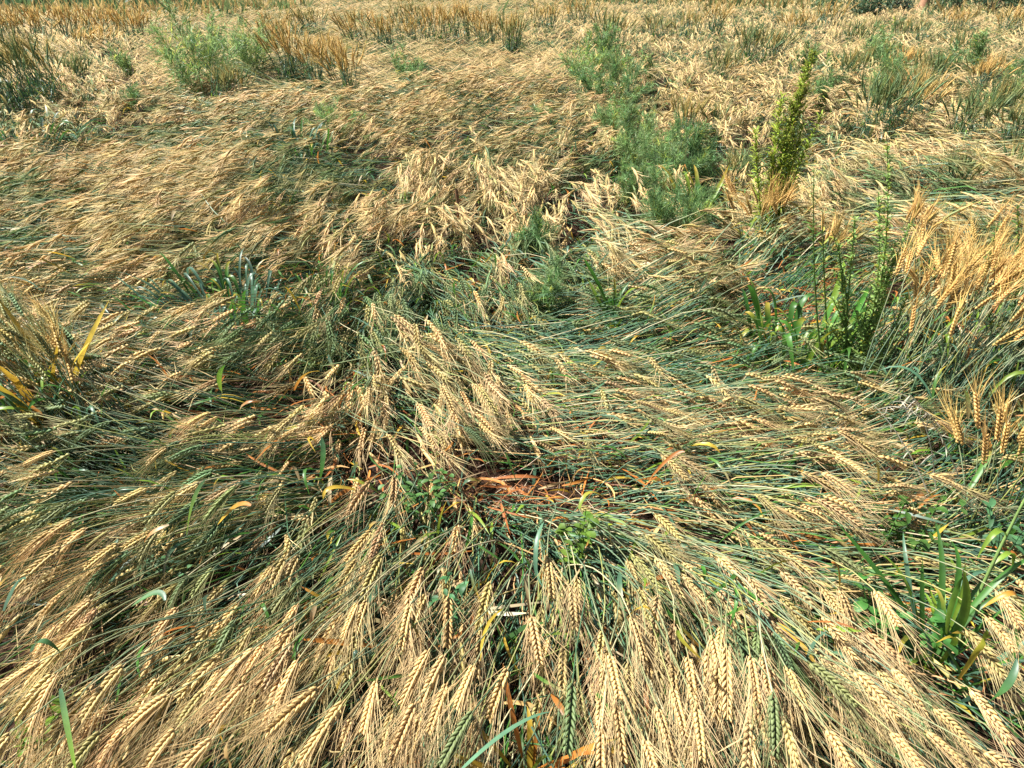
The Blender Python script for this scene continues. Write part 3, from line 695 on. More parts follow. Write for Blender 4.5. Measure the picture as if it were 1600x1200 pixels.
def far_clump(label, u, v, hpx, wpx, lean, ripe_p, n=55, leafy=.5, group='standing tufts in the far field'):
    p, dep = foot(u, v); root = thing('wheat_tuft', label, 'wheat tuft', tuple(p), group); h = size(hpx, dep) + CAN * .9; sp = size(wpx, dep) * .42; sc = np.clip(dep / 7, .8, 3)
    P, ripe, ce, ca = upright(p, n, h, (lean, -.1), sp, ripe_p, .22, .4)
    joined(part('stem', [tube(P[:, ::2], np.array([.0035, .003, .003, .0025, .002])[None].repeat(n, 0) * sc * .8, 3, stem_colours(ripe * .3, 5), STEM)], root))
    A = P[:, 6:]
    joined(part('ear', [tube(A, np.array([.005, .008, .003])[None].repeat(n, 0) * (1 + .3 * (sc - 1)), 4, ce, EAR), awn_spikes(A, ca, 10, .0017 * sc, .22, .07, .13)], root))
    m = int(n * leafy * 2)
    if m:
        j = rng.integers(0, n, m); B = P[j, rng.integers(0, 4, m)]; D = np.stack([rng.normal(lean * .5, .6, m), rng.normal(0, .6, m), U(.5, 1.4, m)], 1)
        joined(part('leaf', [blades(B, D, h * U(.3, .6, m), .012 * sc * .7, U(.3, 1.1, m), jit(choose([LF_GREEN * .8, LF_BLUE * .9, LF_LIME], [.5, .4, .1], m), .2), LEAF, M=5, k=2, roll=U(-1, 1, m))], root))
    return root

def curve_stem(b, t, bow, M=9):
    s = np.linspace(0, 1, M)[:, None]; return b + (t - b) * s + np.asarray(bow) * (s * (1 - s) * 4)

def feather(label, u, v, hpx, wpx, lean=0.0, tone=0.0, dens=1.0, group='feathery weeds'):
    """fennel-like weed: arching stems, side sprays, thread leaves"""
    p, dep = foot(u, v); root = thing('feathery_weed', label, 'weed', tuple(p), group); h = size(hpx, dep) + CAN * .8; r = size(wpx, dep) * .5; sc = np.clip(dep / 6, .7, 3.0)
    K = 10; g_st, B_, D_, L_ = [], [], [], []
    c = lerp(np.array([.105, .205, .075]), np.array([.24, .35, .125]), np.clip(tone, 0, 1))
    for k in range(K):
        a = 2 * np.pi * (k + U(-.3, .3)) / K; rr = r * math.sqrt(U(.02, 1)); hh = h * (1.05 - .45 * (rr / r) ** 2) * U(.75, 1.05)
        t = p + np.array([rr * math.cos(a) + lean * hh, rr * math.sin(a) * .8, hh]); st = curve_stem(p + [rr * .2 * math.cos(a), rr * .2 * math.sin(a), 0], t, (0, 0, hh * .12))
        g_st.append(tube(st[None], (np.linspace(.0035, .001, 9) * sc * .6)[None], 4, jit(c[None] * 1.1, .2), HERB))
        nb = int(20 * dens); f = U(.18, 1, nb); q = resample(st[None], f)[0]; tg = nrm(resample(st[None], np.minimum(f + .1, 1))[0] - resample(st[None], np.maximum(f - .1, 0))[0])
        d = nrm(tg * 1.0 + rng.normal(0, .6, (nb, 3)) + [0, 0, .1]); l = h * U(.12, .34, nb) * (1.25 - .7 * f)
        B_.append(q); D_.append(d); L_.append(l)
    B = np.concatenate(B_); D = np.concatenate(D_); L = np.concatenate(L_); n = len(B); s = np.linspace(0, 1, 4)[None, :, None]
    P = B[:, None] + D[:, None] * L[:, None, None] * s + np.array([0, 0, -1.0]) * L[:, None, None] * s ** 2 * U(0, .5, (n, 1, 1))
    cc = jit(np.repeat(c[None], n, 0), .45) * np.where(U(0, 1, (n, 1)) < .1, np.array([[2.0, 1.4, .8]]), 1.0)
    fo = [tube(P, np.array([.0020, .0018, .0014, .0006])[None].repeat(n, 0) * sc, 2, cc, HERB)]
    nn = 13 if dep < 8 else 7; t = U(.1, 1, (n, nn)); bb = B[:, None] + D[:, None] * (L[:, None] * t)[..., None]; dd = nrm(D[:, None] * .9 + rng.normal(0, .6, (n, nn, 3)))
    fo.append(spikes(bb.reshape(-1, 3), dd.reshape(-1, 3), np.repeat(L, nn) * U(.3, .65, n * nn), (.0022 if dep < 8 else .0030) * sc, np.repeat(cc, nn, 0) * (1 + U(-.2, .25, (n * nn, 1))), HERB, bend=rng.normal(0, .006, (n * nn, 3))))
    joined(part('stem', g_st, root)); joined(part('foliage', fo, root))
    return root

def lance_weed(label, base, tips, leaf_l, leaf_w, n_leaf, col, panicle=0.0, start=.12, group=None, name='tall_weed'):
    """upright weed: stems from one root, narrow leaves all the way up, optional flower plume on the first stem"""
    root = thing(name, label, 'weed', tuple(base), group)
    for k, t in enumerate(tips):
        t = np.asarray(t); H = np.linalg.norm(t - base); st = curve_stem(base + rng.normal(0, .012, 3) * [1, 1, 0], t, rng.normal(0, .02, 3) * [1, 1, 0])
        so_ = part('stem', [tube(st[None], np.linspace(.0042, .0012, 9)[None], 6, jit(np.array(col)[None] * .9, .1), HERB)], root)
        n = int(n_leaf * H); f = start + (1 - start) * np.sort(U(0, 1, n)) ; q = resample(st[None], f)[0]; tg = nrm(t - base)
        a = np.arange(n) * 2.4 + U(0, .6, n); D = tg * U(.5, 1.3, n)[:, None] + np.stack([np.cos(a), np.sin(a), np.zeros(n)], 1)
        lc = jit(np.where((U(0, 1, n) < .12)[:, None], np.array([.35, .34, .05]), np.array(col)), .25)
        tp = panicle > 0 and k == 0
        ll = leaf_l * U(.35, 1.3, n) * np.interp(f, [0, .4, 1], [.8, 1.0, .45])
        joined(part('leaf', [blades(q, D, ll, leaf_w * U(.7, 1.1, n), U(.1, .7, n), lc, HERB, M=5, k=13, roll=U(-.6, .6, n), base_w=.25)], root, so_))
        if tp:
            nb = 90; f = 1 - panicle * U(0, 1, nb) ** .9; q = resample(st[None], f)[0]; a = U(0, 2 * np.pi, nb); L = .088 * H * (.30 + 1.1 * (1 - f) / panicle)
            D = nrm(np.stack([np.cos(a), np.sin(a), U(.9, 1.8, nb)], 1)); s = np.linspace(0, 1, 4)[None, :, None]; P = q[:, None] + D[:, None] * L[:, None, None] * s
            g = [tube(P, np.full((nb, 4), .0009), 3, np.array([.22, .30, .06]), HERB)]
            m = 16; tt = U(.2, 1, (nb, m)); b = (q[:, None] + D[:, None] * (L[:, None] * tt)[..., None]).reshape(-1, 3); dd = nrm(rng.normal(0, .7, b.shape) + [0, 0, .7])
            g.append(spikes(b, dd, U(.008, .018, len(b)), .0032, jit(choose([[.30, .35, .05], [.38, .36, .09], [.20, .29, .045]], [.5, .25, .25], len(b)), .15), HERB))
            part('flower_plume', g, root, so_)
    return root

def herb(label, u, v, wpx, hpx, n, leaf_px, col, z=.12, lw=.5, group='small broad-leaved herbs', name='leafy_herb'):
    p, dep = px(u, v, z); base = np.array([p[0], p[1], .01]); root = thing(name, label, 'weed', tuple(base), group)
    r = size(wpx, dep) * .5; h = size(hpx, dep); l = size(leaf_px, dep)
    for k in range(max(3, n // 7)):
        a = U(0, 2 * np.pi); rr = r * U(.3, 1); t = base + np.array([rr * math.cos(a), rr * math.sin(a), z + h * U(.4, 1)]); st = curve_stem(base, t, (0, 0, h * .2))
        so_ = part('stem', [tube(st[None], np.linspace(.002, .0009, 9)[None], 4, jit(np.array(col)[None], .1), HERB)], root)
        m = 7
        for j in range(m):
            q = resample(st[None], [U(.35, 1)])[0]; a2 = U(0, 2 * np.pi); D = np.array([[math.cos(a2), math.sin(a2), U(-.1, .7)]])
            part('leaf', [blades(q, D, l * U(.6, 1.2), l * lw * U(.8, 1.2), U(.1, .6), jit(np.array(col)[None], .3), HERB, M=6, roll=U(-.5, .5), base_w=.2)], root, so_)
    return root

def grass_clump(label, u, v, hpx, wpx, n, bw_px, cols, lean=(0, 0), z=0.0, droop=(.1, .55), group='grass clumps', zb=.0, erect=1.0, sprd=.35):
    p, dep = foot(u, v, max(zb, .16)); root = thing('grass_clump', label, 'grass', tuple(p), group); h = size(hpx, dep) + .16; r = size(wpx, dep) * .5
    for i in range(n):
        a = U(0, 2 * np.pi); rr = r * sprd * math.sqrt(U()); B = np.array([[p[0] + rr * math.cos(a), p[1] + rr * math.sin(a), U(.0, .16)]])
        D = np.array([[math.cos(a) * .55 + lean[0], math.sin(a) * .45 + lean[1], U(.7, 1.4) * erect]]); c = jit(np.array(cols[rng.integers(len(cols))])[None], .2)
        part('leaf', [blades(B, D, h * U(.7, 1.3), size(bw_px, dep) * U(.7, 1.2), U(*droop), c, LEAF, M=8, roll=U(-.7, .7), curl=U(-.25, .25), tip=c if U() < .7 else LF_YEL)], root)
    return root

# --- wheat that still stands near the front
b, dep = foot(1440, 585)
near_clump('clump of standing golden wheat leaning right beside the leafy weed', b, 50, .62, (.45, .25), .22, 1.0, .26, leaf_n=.5)
b, dep = foot(1560, 575)
near_clump('tall standing golden wheat clump at the right edge', b, 50, .64, (.6, .2), .24, .95, .24, leaf_n=.5)
b, dep = foot(1500, 500)
near_clump('standing golden wheat behind the right-hand clump', b, 36, .60, (.25, .1), .24, 1.0, .3, leaf_n=.4)
b, dep = foot(150, 640)
near_clump('green and golden wheat clump leaning away at the left edge', b, 60, .50, (-.8, .3), .16, .3, .22, leaf_n=.7)
b, dep = foot(60, 650)
near_clump('green wheat clump cut off by the left edge', b, 50, .54, (-.7, .25), .16, .25, .25, leaf_n=1.2)
b, dep = foot(1545, 760)
near_clump('small upright tuft of golden awns near the right edge', b, 9, .44, (.0, .05), .03, 1.0, .22, leaf_n=.5)
b, dep = foot(1600, 740)
near_clump('golden ears bent over at the right edge below the standing clump', b, 12, .46, (.2, -.1), .05, .95, .3, leaf_n=.5)
b, dep = foot(1195, 352)
near_clump('short golden tuft at the foot of the tall flowering weed', b, 22, .44, (-.15, -.1), .13, .9, .35, leaf_n=.9)

# --- tufts further back
FT = [('dark green tuft with golden tips at the left edge', 30, 152, 95, 110, -.15, .12, 100, 1.2), ('dark leaning tuft beside the left edge', 85, 140, 80, 60, -.35, .5, 60, 1.0),
 ('golden standing wheat in the far left corner', 15, 62, 46, 60, .0, .95, 50, .2), ('golden standing wheat second from the far left', 65, 62, 46, 60, -.05, .95, 50, .2), ('golden standing wheat above the left swath', 115, 60, 46, 60, .05, .9, 50, .3),
 ('golden standing tuft left of the big feathery weed', 165, 62, 48, 60, .0, .9, 55, .3), ('golden standing tuft touching the big feathery weed', 215, 66, 52, 55, .05, .9, 55, .4),
 ('leaning brown swath of wheat behind the left tufts', 140, 72, 30, 80, .3, .8, 50, .3),
 ('golden tuft right of the big feathery weed', 455, 112, 72, 48, -.1, .75, 55, .8), ('pair of golden heads in front of the far tuft row', 492, 126, 66, 34, -.05, .85, 40, .8), ('dark golden upright tuft, the foremost of its group', 545, 134, 64, 32, -.1, .8, 45, .7),
 ('green-footed tuft between the golden heads', 520, 112, 56, 34, .0, .6, 40, 1.0), ('green and golden tuft behind the feathery weed', 430, 74, 50, 60, .0, .7, 45, .8),
 ('far tuft with dark foot left of the middle', 560, 66, 46, 55, -.15, .75, 45, .9), ('far tuft leaning left in the middle row', 605, 72, 46, 45, -.2, .7, 45, .9), ('small far tuft behind the round weed', 640, 66, 40, 40, .0, .6, 35, .9),
 ('tall golden tuft of the far row', 680, 66, 54, 50, -.05, .8, 50, .8), ('broad golden tuft of the far row', 728, 62, 52, 60, .0, .85, 55, .7), ('pale far tuft beside the dark green one', 765, 72, 50, 40, .0, .7, 40, .9), ('dark green tuft closing the far row', 797, 80, 54, 36, .05, .35, 50, 1.4),
 ('low far tuft above the pale swath', 852, 44, 36, 60, .0, .6, 45, .8), ('far tuft above the green chain of weeds', 905, 40, 36, 50, .0, .55, 40, .9), ('dark green upright grass tuft above the weed chain', 952, 76, 58, 38, .05, .15, 55, 1.5), ('small dark seed heads beside the weed chain', 985, 140, 48, 24, -.1, .1, 22, .3),
 ('green tuft far right of the weed chain', 1072, 56, 36, 46, .0, .3, 40, 1.3), ('thin far tuft with golden tips', 1118, 50, 44, 30, .0, .7, 30, .7), ('green far tuft above the flowering weed', 1168, 98, 56, 54, .0, .0, 45, 1.4), ('green tuft close beside another above the flowering weed', 1200, 92, 44, 36, .05, .25, 40, 1.3),
 ('small dark tuft with an upright head amid pale straw', 1072, 190, 42, 36, .0, .4, 30, 1.2), ('tiny dark green tuft amid pale straw', 1120, 190, 30, 22, .0, .15, 24, 1.4),
 ('dark green tuft under the right feathery weeds', 1375, 190, 74, 80, .0, .0, 70, 1.4), ('brown-leaved tuft beside the dark green one', 1432, 172, 60, 56, .0, .8, 45, .6), ('green tuft low at the right among feathery weeds', 1515, 196, 52, 70, .0, .0, 45, 1.3), ('green tuft below the pale feathery weed at right', 1560, 170, 50, 54, .0, .05, 40, 1.2),
 ('orange-tipped tuft among the right weeds', 1410, 110, 34, 36, .1, 1.0, 32, .3), ('golden tuft near the right edge', 1535, 130, 40, 40, .1, .9, 36, .6), ('far golden tuft below the distant bushes', 1290, 40, 34, 50, .0, .7, 40, .7), ('far golden tuft in the upper right', 1490, 46, 30, 50, .0, .8, 40, .6), ('far tuft at the upper right edge', 1580, 52, 36, 46, .0, .6, 40, .9), ('bleached far tuft in the upper right', 1245, 52, 32, 50, -.1, .75, 40, .6), ('dark tuft left of the flowering weed, near the weed chain', 1130, 118, 40, 50, .0, .05, 40, 1.4), ('green tuft amid straw right of the flower plume', 1330, 120, 40, 50, .0, .1, 40, 1.3), ('dark green tuft at the right edge among straw', 1588, 200, 44, 50, .0, .05, 40, 1.3),
 ('wide green tuft between the right feathery weeds', 1440, 128, 44, 60, .0, .1, 45, 1.4), ('low green tuft above the leaning swath at right', 1340, 70, 36, 60, .0, .1, 45, 1.3), ('dark low tuft below the distant bushes', 1420, 62, 30, 60, .0, .15, 45, 1.2), ('green tuft in the upper right, left of the tall thin stem', 1500, 82, 32, 50, .0, .1, 40, 1.3), ('long low green swath behind the far row', 480, 48, 34, 70, .0, .3, 55, 1.2),
 ('mixed green tuft high in the middle', 640, 40, 34, 70, .0, .35, 50, 1.0), ('green tuft high right of the middle', 1030, 60, 34, 50, .0, .15, 40, 1.2), ('dark green swath behind the left edge tuft', 110, 118, 30, 60, .2, .1, 45, 1.2), ('green tuft under the big feathery weed', 355, 140, 36, 70, .1, .2, 45, 1.3), ('dark tuft at the right edge above the leafy spike', 1592, 262, 40, 40, .0, .1, 30, 1.3), ('low dark tuft in the right swath', 1500, 262, 26, 60, .0, .1, 34, 1.3), ('small green tuft below the chain in pale straw', 1150, 262, 30, 40, .0, .15, 28, 1.3),
 ('pale tuft just behind the bushy weed', 1300, 372, 44, 30, .1, .95, 16, .6), ('pale tuft to the right of the bushy weed', 1420, 352, 50, 34, .1, .95, 18, .6)]
for (lb, u, v, hp, wp, ln, rp, n, lf) in FT: far_clump(lb, u, v, hp, wp, ln, rp, n, lf)

# --- feathery weeds
FW = [('big pale green feathery weed in the upper left', 318, 130, 110, 160, -.1, .7, 2.6), ('feathery weed behind the right shoulder of the big one', 392, 108, 76, 100, .0, .9, 1.8), ('small yellow-green feathery sprig left of the big weed', 205, 112, 40, 40, -.3, .8, .6),
 ('round feathery weed in front of the far row', 636, 116, 40, 62, .0, .4, 1.0), ('low feathery weed lying in the left swath', 522, 192, 42, 96, .0, .8, 1.0), ('topmost weed of the green chain', 940, 88, 52, 66, .0, .6, 1.5), ('second weed of the green chain, yellow-green', 918, 116, 52, 72, -.1, .9, 1.5),
 ('broad dark weed in the middle of the chain', 950, 148, 62, 130, .0, .35, 2.0), ('weed of the chain just below the broad dark one', 968, 194, 54, 84, .0, .6, 1.5), ('pale weed in the lower half of the chain', 1010, 234, 62, 106, .0, .8, 1.8), ('widest weed near the end of the chain', 1062, 262, 72, 136, .05, .35, 2.1), ('last green weed at the lower end of the chain', 1050, 336, 80, 110, .1, .3, 2.1), ('narrow weed filling the upper chain', 955, 112, 48, 60, .1, .5, 1.2), ('weed filling the chain above its pale stretch', 985, 210, 46, 70, .1, .5, 1.2), ('dark weed between the pale stretch and the chain end', 1090, 262, 56, 70, .1, .2, 1.2), ('low weed joining the last two of the chain', 1030, 290, 44, 90, .0, .4, 1.2), ('left-hand spray of the lower chain', 992, 288, 52, 70, -.1, .5, 1.0),
 ('bluish feathery weed behind the flowering weed', 1258, 100, 40, 46, .0, .3, 1.0), ('small bluish weed right of the flower plume', 1296, 108, 30, 34, .05, .2, .8), ('low bluish weed right of the flowering stem', 1286, 148, 38, 42, .0, .3, .9), ('upper feathery weed in the right-hand group', 1372, 98, 58, 54, .0, .6, 1.1), ('large feathery weed in the right-hand group', 1384, 152, 72, 78, .0, .5, 1.3),
 ('dense bluish tuft weed at the upper right', 1480, 108, 42, 48, .0, .25, 1.0), ('tall thin feathery stem at the upper right', 1522, 104, 60, 22, .0, .7, .7), ('pale feathery weed near the right edge', 1566, 168, 52, 60, .1, .7, 1.0), ('thin feathery sprig above the pale straw', 1010, 116, 40, 22, .0, .7, .5), ('small feathery weed far right in the straw', 1590, 116, 30, 40, .0, .5, .8),
 ('green mound of thin leaves on the chaotic patch', 838, 362, 44, 58, .0, .2, 1.0), ('round green mound below the smaller one', 862, 446, 56, 76, .0, .3, 1.2), ('small dull feathery weed left of the chain', 848, 172, 22, 34, .0, .4, .7), ('low bluish weed in the left swath', 205, 150, 26, 70, .0, .3, .8)]
for (lb, u, v, hp, wp, ln, tn, dn) in FW: feather(lb, u, v, hp, wp, ln, tn, dn)

# --- tall weeds on the right
b, dep = foot(1208, 338); H = lambda n: size(n, dep)
right = np.array([1.0, 0, 0]); up = np.array([0, 0, 1.0])
def upright_at(u, v, b):
    d = FWD + np.array([(u - 800) / FPX, 0, 0]) + (600 - v) / FPX * UPV; t = b[1] / d[1]; return np.array([0, 0, CAM_H]) + d * t
at = lambda u, v: upright_at(u, v, b)
lance_weed('tall yellow-green flowering weed standing above the straw at right', b, [at(1270, 84), at(1252, 130), at(1222, 150), at(1284, 180), at(1180, 205), at(1256, 190), at(1240, 210), at(1235, 250), at(1205, 240)], .10, .010, 380, (.30, .39, .05), panicle=.5)
b, dep = foot(1348, 540)
at = lambda u, v: upright_at(u, v, b)
lance_weed('bushy green weed with a tall leafy spike beside the golden clump', b, [at(1386, 222), at(1372, 300), at(1336, 340), at(1425, 345), at(1316, 420), at(1395, 410), at(1300, 465), at(1362, 450), at(1420, 455), at(1335, 480), at(1290, 500), at(1380, 480), at(1405, 500), at(1310, 380), at(1400, 380)], .055, .008, 300, (.25, .38, .10))
b, dep = foot(1318, 540)
at = lambda u, v: upright_at(u, v, b)
lance_weed('thin bare-stemmed weed left of the bushy spike', b, [at(1272, 262), at(1300, 360), at(1285, 330)], .06, .008, 60, (.11, .20, .04), start=.3)
b, dep = foot(1595, 500)
at = lambda u, v: upright_at(u, v, b)
lance_weed('leafy weed spike cut by the right edge', b, [at(1590, 320), at(1560, 350)], .055, .008, 260, (.09, .19, .04))
grass_clump('broad-bladed green grass clump left of the bushy weed', 1250, 528, 105, 150, 60, 9, [LF_GREEN, LF_GREEN * .8, LF_GREEN * 1.3, LF_LIME], droop=(.35, 1.0), erect=1.7, sprd=.9)
grass_clump('arching green grass under the left edge swath', 60, 220, 60, 140, 70, 4, [LF_BLUE, LF_GREEN * .8, LF_BLUE * .7], lean=(.3, 0), droop=(.35, .8), sprd=.9)
grass_clump('dark green grass sunk in the straw left of the middle', 455, 232, 46, 150, 70, 4, [LF_BLUE * .8, LF_GREEN * .8, LF_BLUE], lean=(-.2, 0), droop=(.35, .8), sprd=.9)
grass_clump('blue-green leafy hollow in the left swath', 330, 478, 70, 200, 130, 5, [LF_BLUE, LF_BLUE * .8, LF_GREEN, LF_BLUE * .9], lean=(-.3, 0), droop=(.35, .9), sprd=.95)
grass_clump('drooping green grass in the dark notch left of the middle', 490, 458, 50, 120, 90, 4, [LF_GREEN * .9, LF_BLUE, LF_GREEN], lean=(-.2, -.2), droop=(.4, .9), sprd=.9)
grass_clump('green blades in the shade at the left edge', 60, 640, 130, 140, 22, 13, [LF_GREEN, LF_BLUE, LF_YEL, LF_LIME], lean=(-.1, 0))
grass_clump('bright green blades among twisted straw', 960, 480, 40, 50, 14, 7, [LF_LIME, LF_GREEN, LF_LIME])
grass_clump('bright green blades at the lower end of the weed chain', 1090, 330, 60, 90, 26, 6, [LF_GREEN, LF_LIME, LF_GREEN])
grass_clump('green blades in the hollow at lower right', 1470, 1000, 110, 210, 34, 9, [LF_GREEN, LF_GREEN * .8, LF_BLUE, LF_LIME], zb=.05)
grass_clump('green blades in the lower right corner', 1575, 1070, 100, 130, 18, 10, [LF_GREEN, LF_BLUE, LF_GREEN * .8], zb=.05)
grass_clump('yellow-green blades under the big green ear at the bottom', 825, 1175, 50, 130, 18, 11, [LF_LIME, LF_YEL, LF_ORG, LF_GREEN], zb=.08)

herb('dark green leafy herb just left of the bare patch', 665, 775, 150, 40, 84, 18, (.075, .17, .04), lw=.42)
herb('blue-green fine-leaved herb in the left of the fan', 270, 880, 150, 50, 49, 18, (.09, .19, .08), lw=.35)
herb('yellow-green lobed herb in the bottom left corner', 88, 1150, 110, 60, 35, 30, (.12, .22, .02), z=.15, lw=.35)
herb('green herb among the straw stems below the bare patch', 690, 950, 80, 40, 35, 20, (.06, .17, .06), z=.2)
herb('leafy vine tangled across the straw at right', 1430, 840, 210, 50, 63, 24, (.07, .16, .03), lw=.42)
herb('green vine in the dark hollow at lower right', 1400, 975, 170, 60, 56, 30, (.06, .18, .035), lw=.5, z=.15)
herb('bluish leafy herb at the right edge', 1570, 860, 120, 60, 42, 26, (.08, .19, .08), lw=.35)
herb('yellow-green herb right of the bare patch foot', 905, 850, 90, 40, 35, 24, (.12, .21, .03), z=.15)

# --- single blades and stems that stand out
def blade(label, u0, v0, u1, v1, wpx, c0, c1, z0=.24, z1=.24, arch=.05, roll=0.2):
    z0 += .06; z1 += .06
    a = ground_at(float(u0), float(v0), z0); e = ground_at(float(u1), float(v1), z1); dep = (a - [0, 0, CAM_H]) @ FWD
    P = curve_stem(a, e, (rng.normal(0, .008), rng.normal(0, .008), arch * .5), 10)[None]; R = size(wpx, dep) * .42 * np.interp(np.linspace(0, 1, 10), [0, .15, .5, .85, 1], [.4, .8, 1, .7, .05])[None]
    C = lerp(np.asarray(c0, float), np.asarray(c1, float), np.linspace(0, 1, 10)[None]); g = tube(P, R, 13, C, LEAF, roll=np.full((1, 10), roll))
    o = link('leaf_blade', mesh_from('leaf_blade', [(g[0] - a, g[1], g[2], g[3], g[4])])); o.location = a; o['label'] = label; o['category'] = 'leaf'; o['group'] = 'loose leaf blades'
BL = [('long blue-green blade bending to the bottom edge at lower left', 96, 1076, 120, 1210, 22, LF_BLUE * 2.2, LF_LIME * 1.5, .36, .24, .03, -.7), ('pale blue-green blade crossing the bottom edge left of the big green ear', 712, 1212, 862, 1112, 15, LF_BLUE * 1.7, LF_BLUE * 1.4, .33, .33, .02, .5),  # first blade's colour is raised to stand in for light falling on it
 ('upright lime-green blade above the left of the fan', 292, 836, 322, 748, 13, LF_LIME, LF_BLUE, .16, .32, .02, .3), ('yellow-green blade hanging near the lower right', 1498, 1062, 1542, 982, 13, LF_YEL, LF_LIME, .20, .33, .04, .3), ('broad green blade in the lower right corner', 1534, 1104, 1588, 1028, 15, LF_GREEN, LF_BLUE, .24, .33, .03, .2),
 ('short green blade lying across the left of the fan', 258, 938, 205, 948, 12, LF_BLUE, LF_GREEN, .31, .29, .02, .2), ('orange dead leaf lying left of the fan centre', 392, 790, 340, 820, 11, LF_ORG, LF_YEL, .26, .2, .03, .4), ('orange dead leaf at the left of the fan', 264, 820, 226, 848, 10, LF_PALE, LF_ORG, .28, .24, .02, .3),
 ('curled rust-brown leaf right of the bare patch', 1070, 706, 1014, 750, 7, LF_ORG * .7, LF_ORG, .22, .14, .04, .6), ('upright green blade in the hollow left of the middle', 501, 746, 502, 682, 10, LF_GREEN, LF_BLUE, .12, .28, .01, .1), ('folded blade with a bent tip near the bottom left', 50, 1018, 96, 1022, 17, LF_BLUE, LF_GREEN, .34, .33, .05, .3),
 ('pale dead leaf near the bottom left', 365, 1150, 362, 1205, 14, LF_PALE, LF_PALE * [1, .8, .5], .34, .25, .01, .2), ('yellow blade on the bare patch', 905, 795, 945, 778, 11, LF_LIME, LF_YEL, .15, .15, .05, .3), ('tall green blade at lower right', 1486, 1000, 1505, 890, 16, LF_GREEN, LF_LIME, .12, .42, .0, .1), ('second green blade crossing the tall one at lower right', 1478, 990, 1505, 900, 12, LF_LIME, LF_GREEN, .2, .38, .02, .5),
 ('yellow tipped leaf bent over at the right', 1590, 935, 1535, 950, 10, LF_ORG, LF_YEL, .3, .28, .05, .3), ('orange dead leaf above the dark hollow at lower right', 1300, 880, 1312, 920, 11, LF_ORG, LF_YEL, .30, .25, .03, .2), ('rust leaf lying in the dark hollow at lower right', 1262, 972, 1345, 990, 9, LF_ORG * .9, [.4, .17, .08], .2, .2, .03, .3), ('lime leaf folded over ears right of centre', 1060, 985, 1102, 1035, 11, LF_LIME, LF_YEL, .33, .32, .03, .3),
 ('white-green blade among pale straw stems', 838, 900, 850, 815, 10, LF_BLUE, LF_BLUE * 1.5, .24, .3, .03, .4), ('blue-green blade at the left edge', 6, 955, 40, 905, 16, LF_BLUE * .7, LF_BLUE, .26, .3, .02, .3), ('yellow leaf above the left of the bare patch', 555, 765, 505, 780, 9, LF_YEL, LF_YEL, .2, .2, .04, .3), ('orange leaf in the red hollow left of the middle', 460, 610, 500, 580, 8, LF_ORG, LF_YEL, .2, .3, .03, .3), ('pale folded leaf on the left swath', 282, 336, 268, 344, 7, LF_PALE, LF_PALE * .8, .30, .3, .05, .3),
 ('bright green leaf standing in the straw of the left swath', 345, 610, 352, 570, 9, LF_LIME, LF_GREEN, .2, .36, .01, .2), ('pale blade hanging over the right stems', 1512, 655, 1508, 610, 10, LF_PALE, LF_LIME, .25, .4, .03, .3), ('white curled leaf by the right hollow', 1372, 752, 1358, 722, 8, LF_YEL, LF_BLUE * 1.6, .2, .3, .04, .3)]
for q in BL: blade(*q)

def pole_grass():
    b = np.append(ground_at(1496.0, 1010.0, .08)[:2], .01); e = ground_at(1536.0, 775.0, .0); dep = (b - [0, 0, CAM_H]) @ FWD
    top = b + np.array([size(48, dep), .05, .52]); root = thing('grass_stalk', 'tall upright green grass stem at the lower right', 'grass', tuple(b))
    st = curve_stem(b, top, (-.01, 0, 0)); so_ = part('stem', [tube(st[None], np.linspace(.0045, .0022, 9)[None], 6, np.array([[.16, .25, .07]]), STEM)], root)
    for f, a in ((.3, 2.4), (.5, .4), (.65, 3.6)):
        part('leaf', [blades(resample(st[None], [f])[0], np.array([[math.cos(a), math.sin(a), 1.1]]), .16, .012, .9, LF_LIME[None], LEAF, M=8, roll=.3)], root, so_)
pole_grass()
def dry_weed():
    b = np.append(ground_at(1462.0, 775.0, .1)[:2], .05); root = thing('dry_weed', 'bleached dry weed with hanging husks fallen across the right side', 'weed', tuple(b))
    for (u0, v0, z0, u1, v1, z1) in ((1450, 770, .2, 1362, 630, .40), (1462, 765, .18, 1440, 655, .36), (1440, 655, .36, 1372, 640, .40), (1498, 745, .2, 1420, 615, .42), (1490, 700, .25, 1402, 612, .42), (1462, 660, .34, 1395, 628, .42)):
        a = ground_at(float(u0), float(v0), z0); e = ground_at(float(u1), float(v1), z1); st = curve_stem(a, e, (0, 0, .02))
        so_ = part('stem', [tube(st[None], np.linspace(.0016, .0008, 9)[None], 5, np.array([[.40, .37, .27]]), STEM)], root)
        for k in range(9):
            q = resample(st[None], [U(.2, 1)])[0]; D = np.array([[rng.normal(.2, .5), rng.normal(-.3, .4), U(-.9, .1)]])
            part('husk', [blades(q, D, U(.015, .04), U(.002, .004), U(0, .5), jit(np.array([[.42, .39, .29]]), .15), DRY, M=5, roll=U(-1, 1))], root, so_)
dry_weed()
def dead_stick():
    b, dep = foot(708, 325); st = curve_stem(b, b + np.array([.02, 0, size(70, dep) + .06]), (.015, 0, 0)); root = thing('dead_stem', 'dead brown stem standing in the middle of the chaotic straw', 'weed', tuple(b))
    so_ = part('stem', [tube(st[None], np.linspace(.013, .009, 9)[None] + U(-.003, .002, (1, 9)), 6, np.array([[.16, .085, .045]]), WOOD)], root)
    for k in range(5):
        part('leaf', [blades(resample(st[None], [U(.3, 1)])[0], np.array([[rng.normal(), rng.normal(), .4]]), U(.05, .1), .014, 1.0, np.array([[.22, .11, .05]]), DRY, M=6, roll=U(-1, 1))], root, so_)
dead_stick()

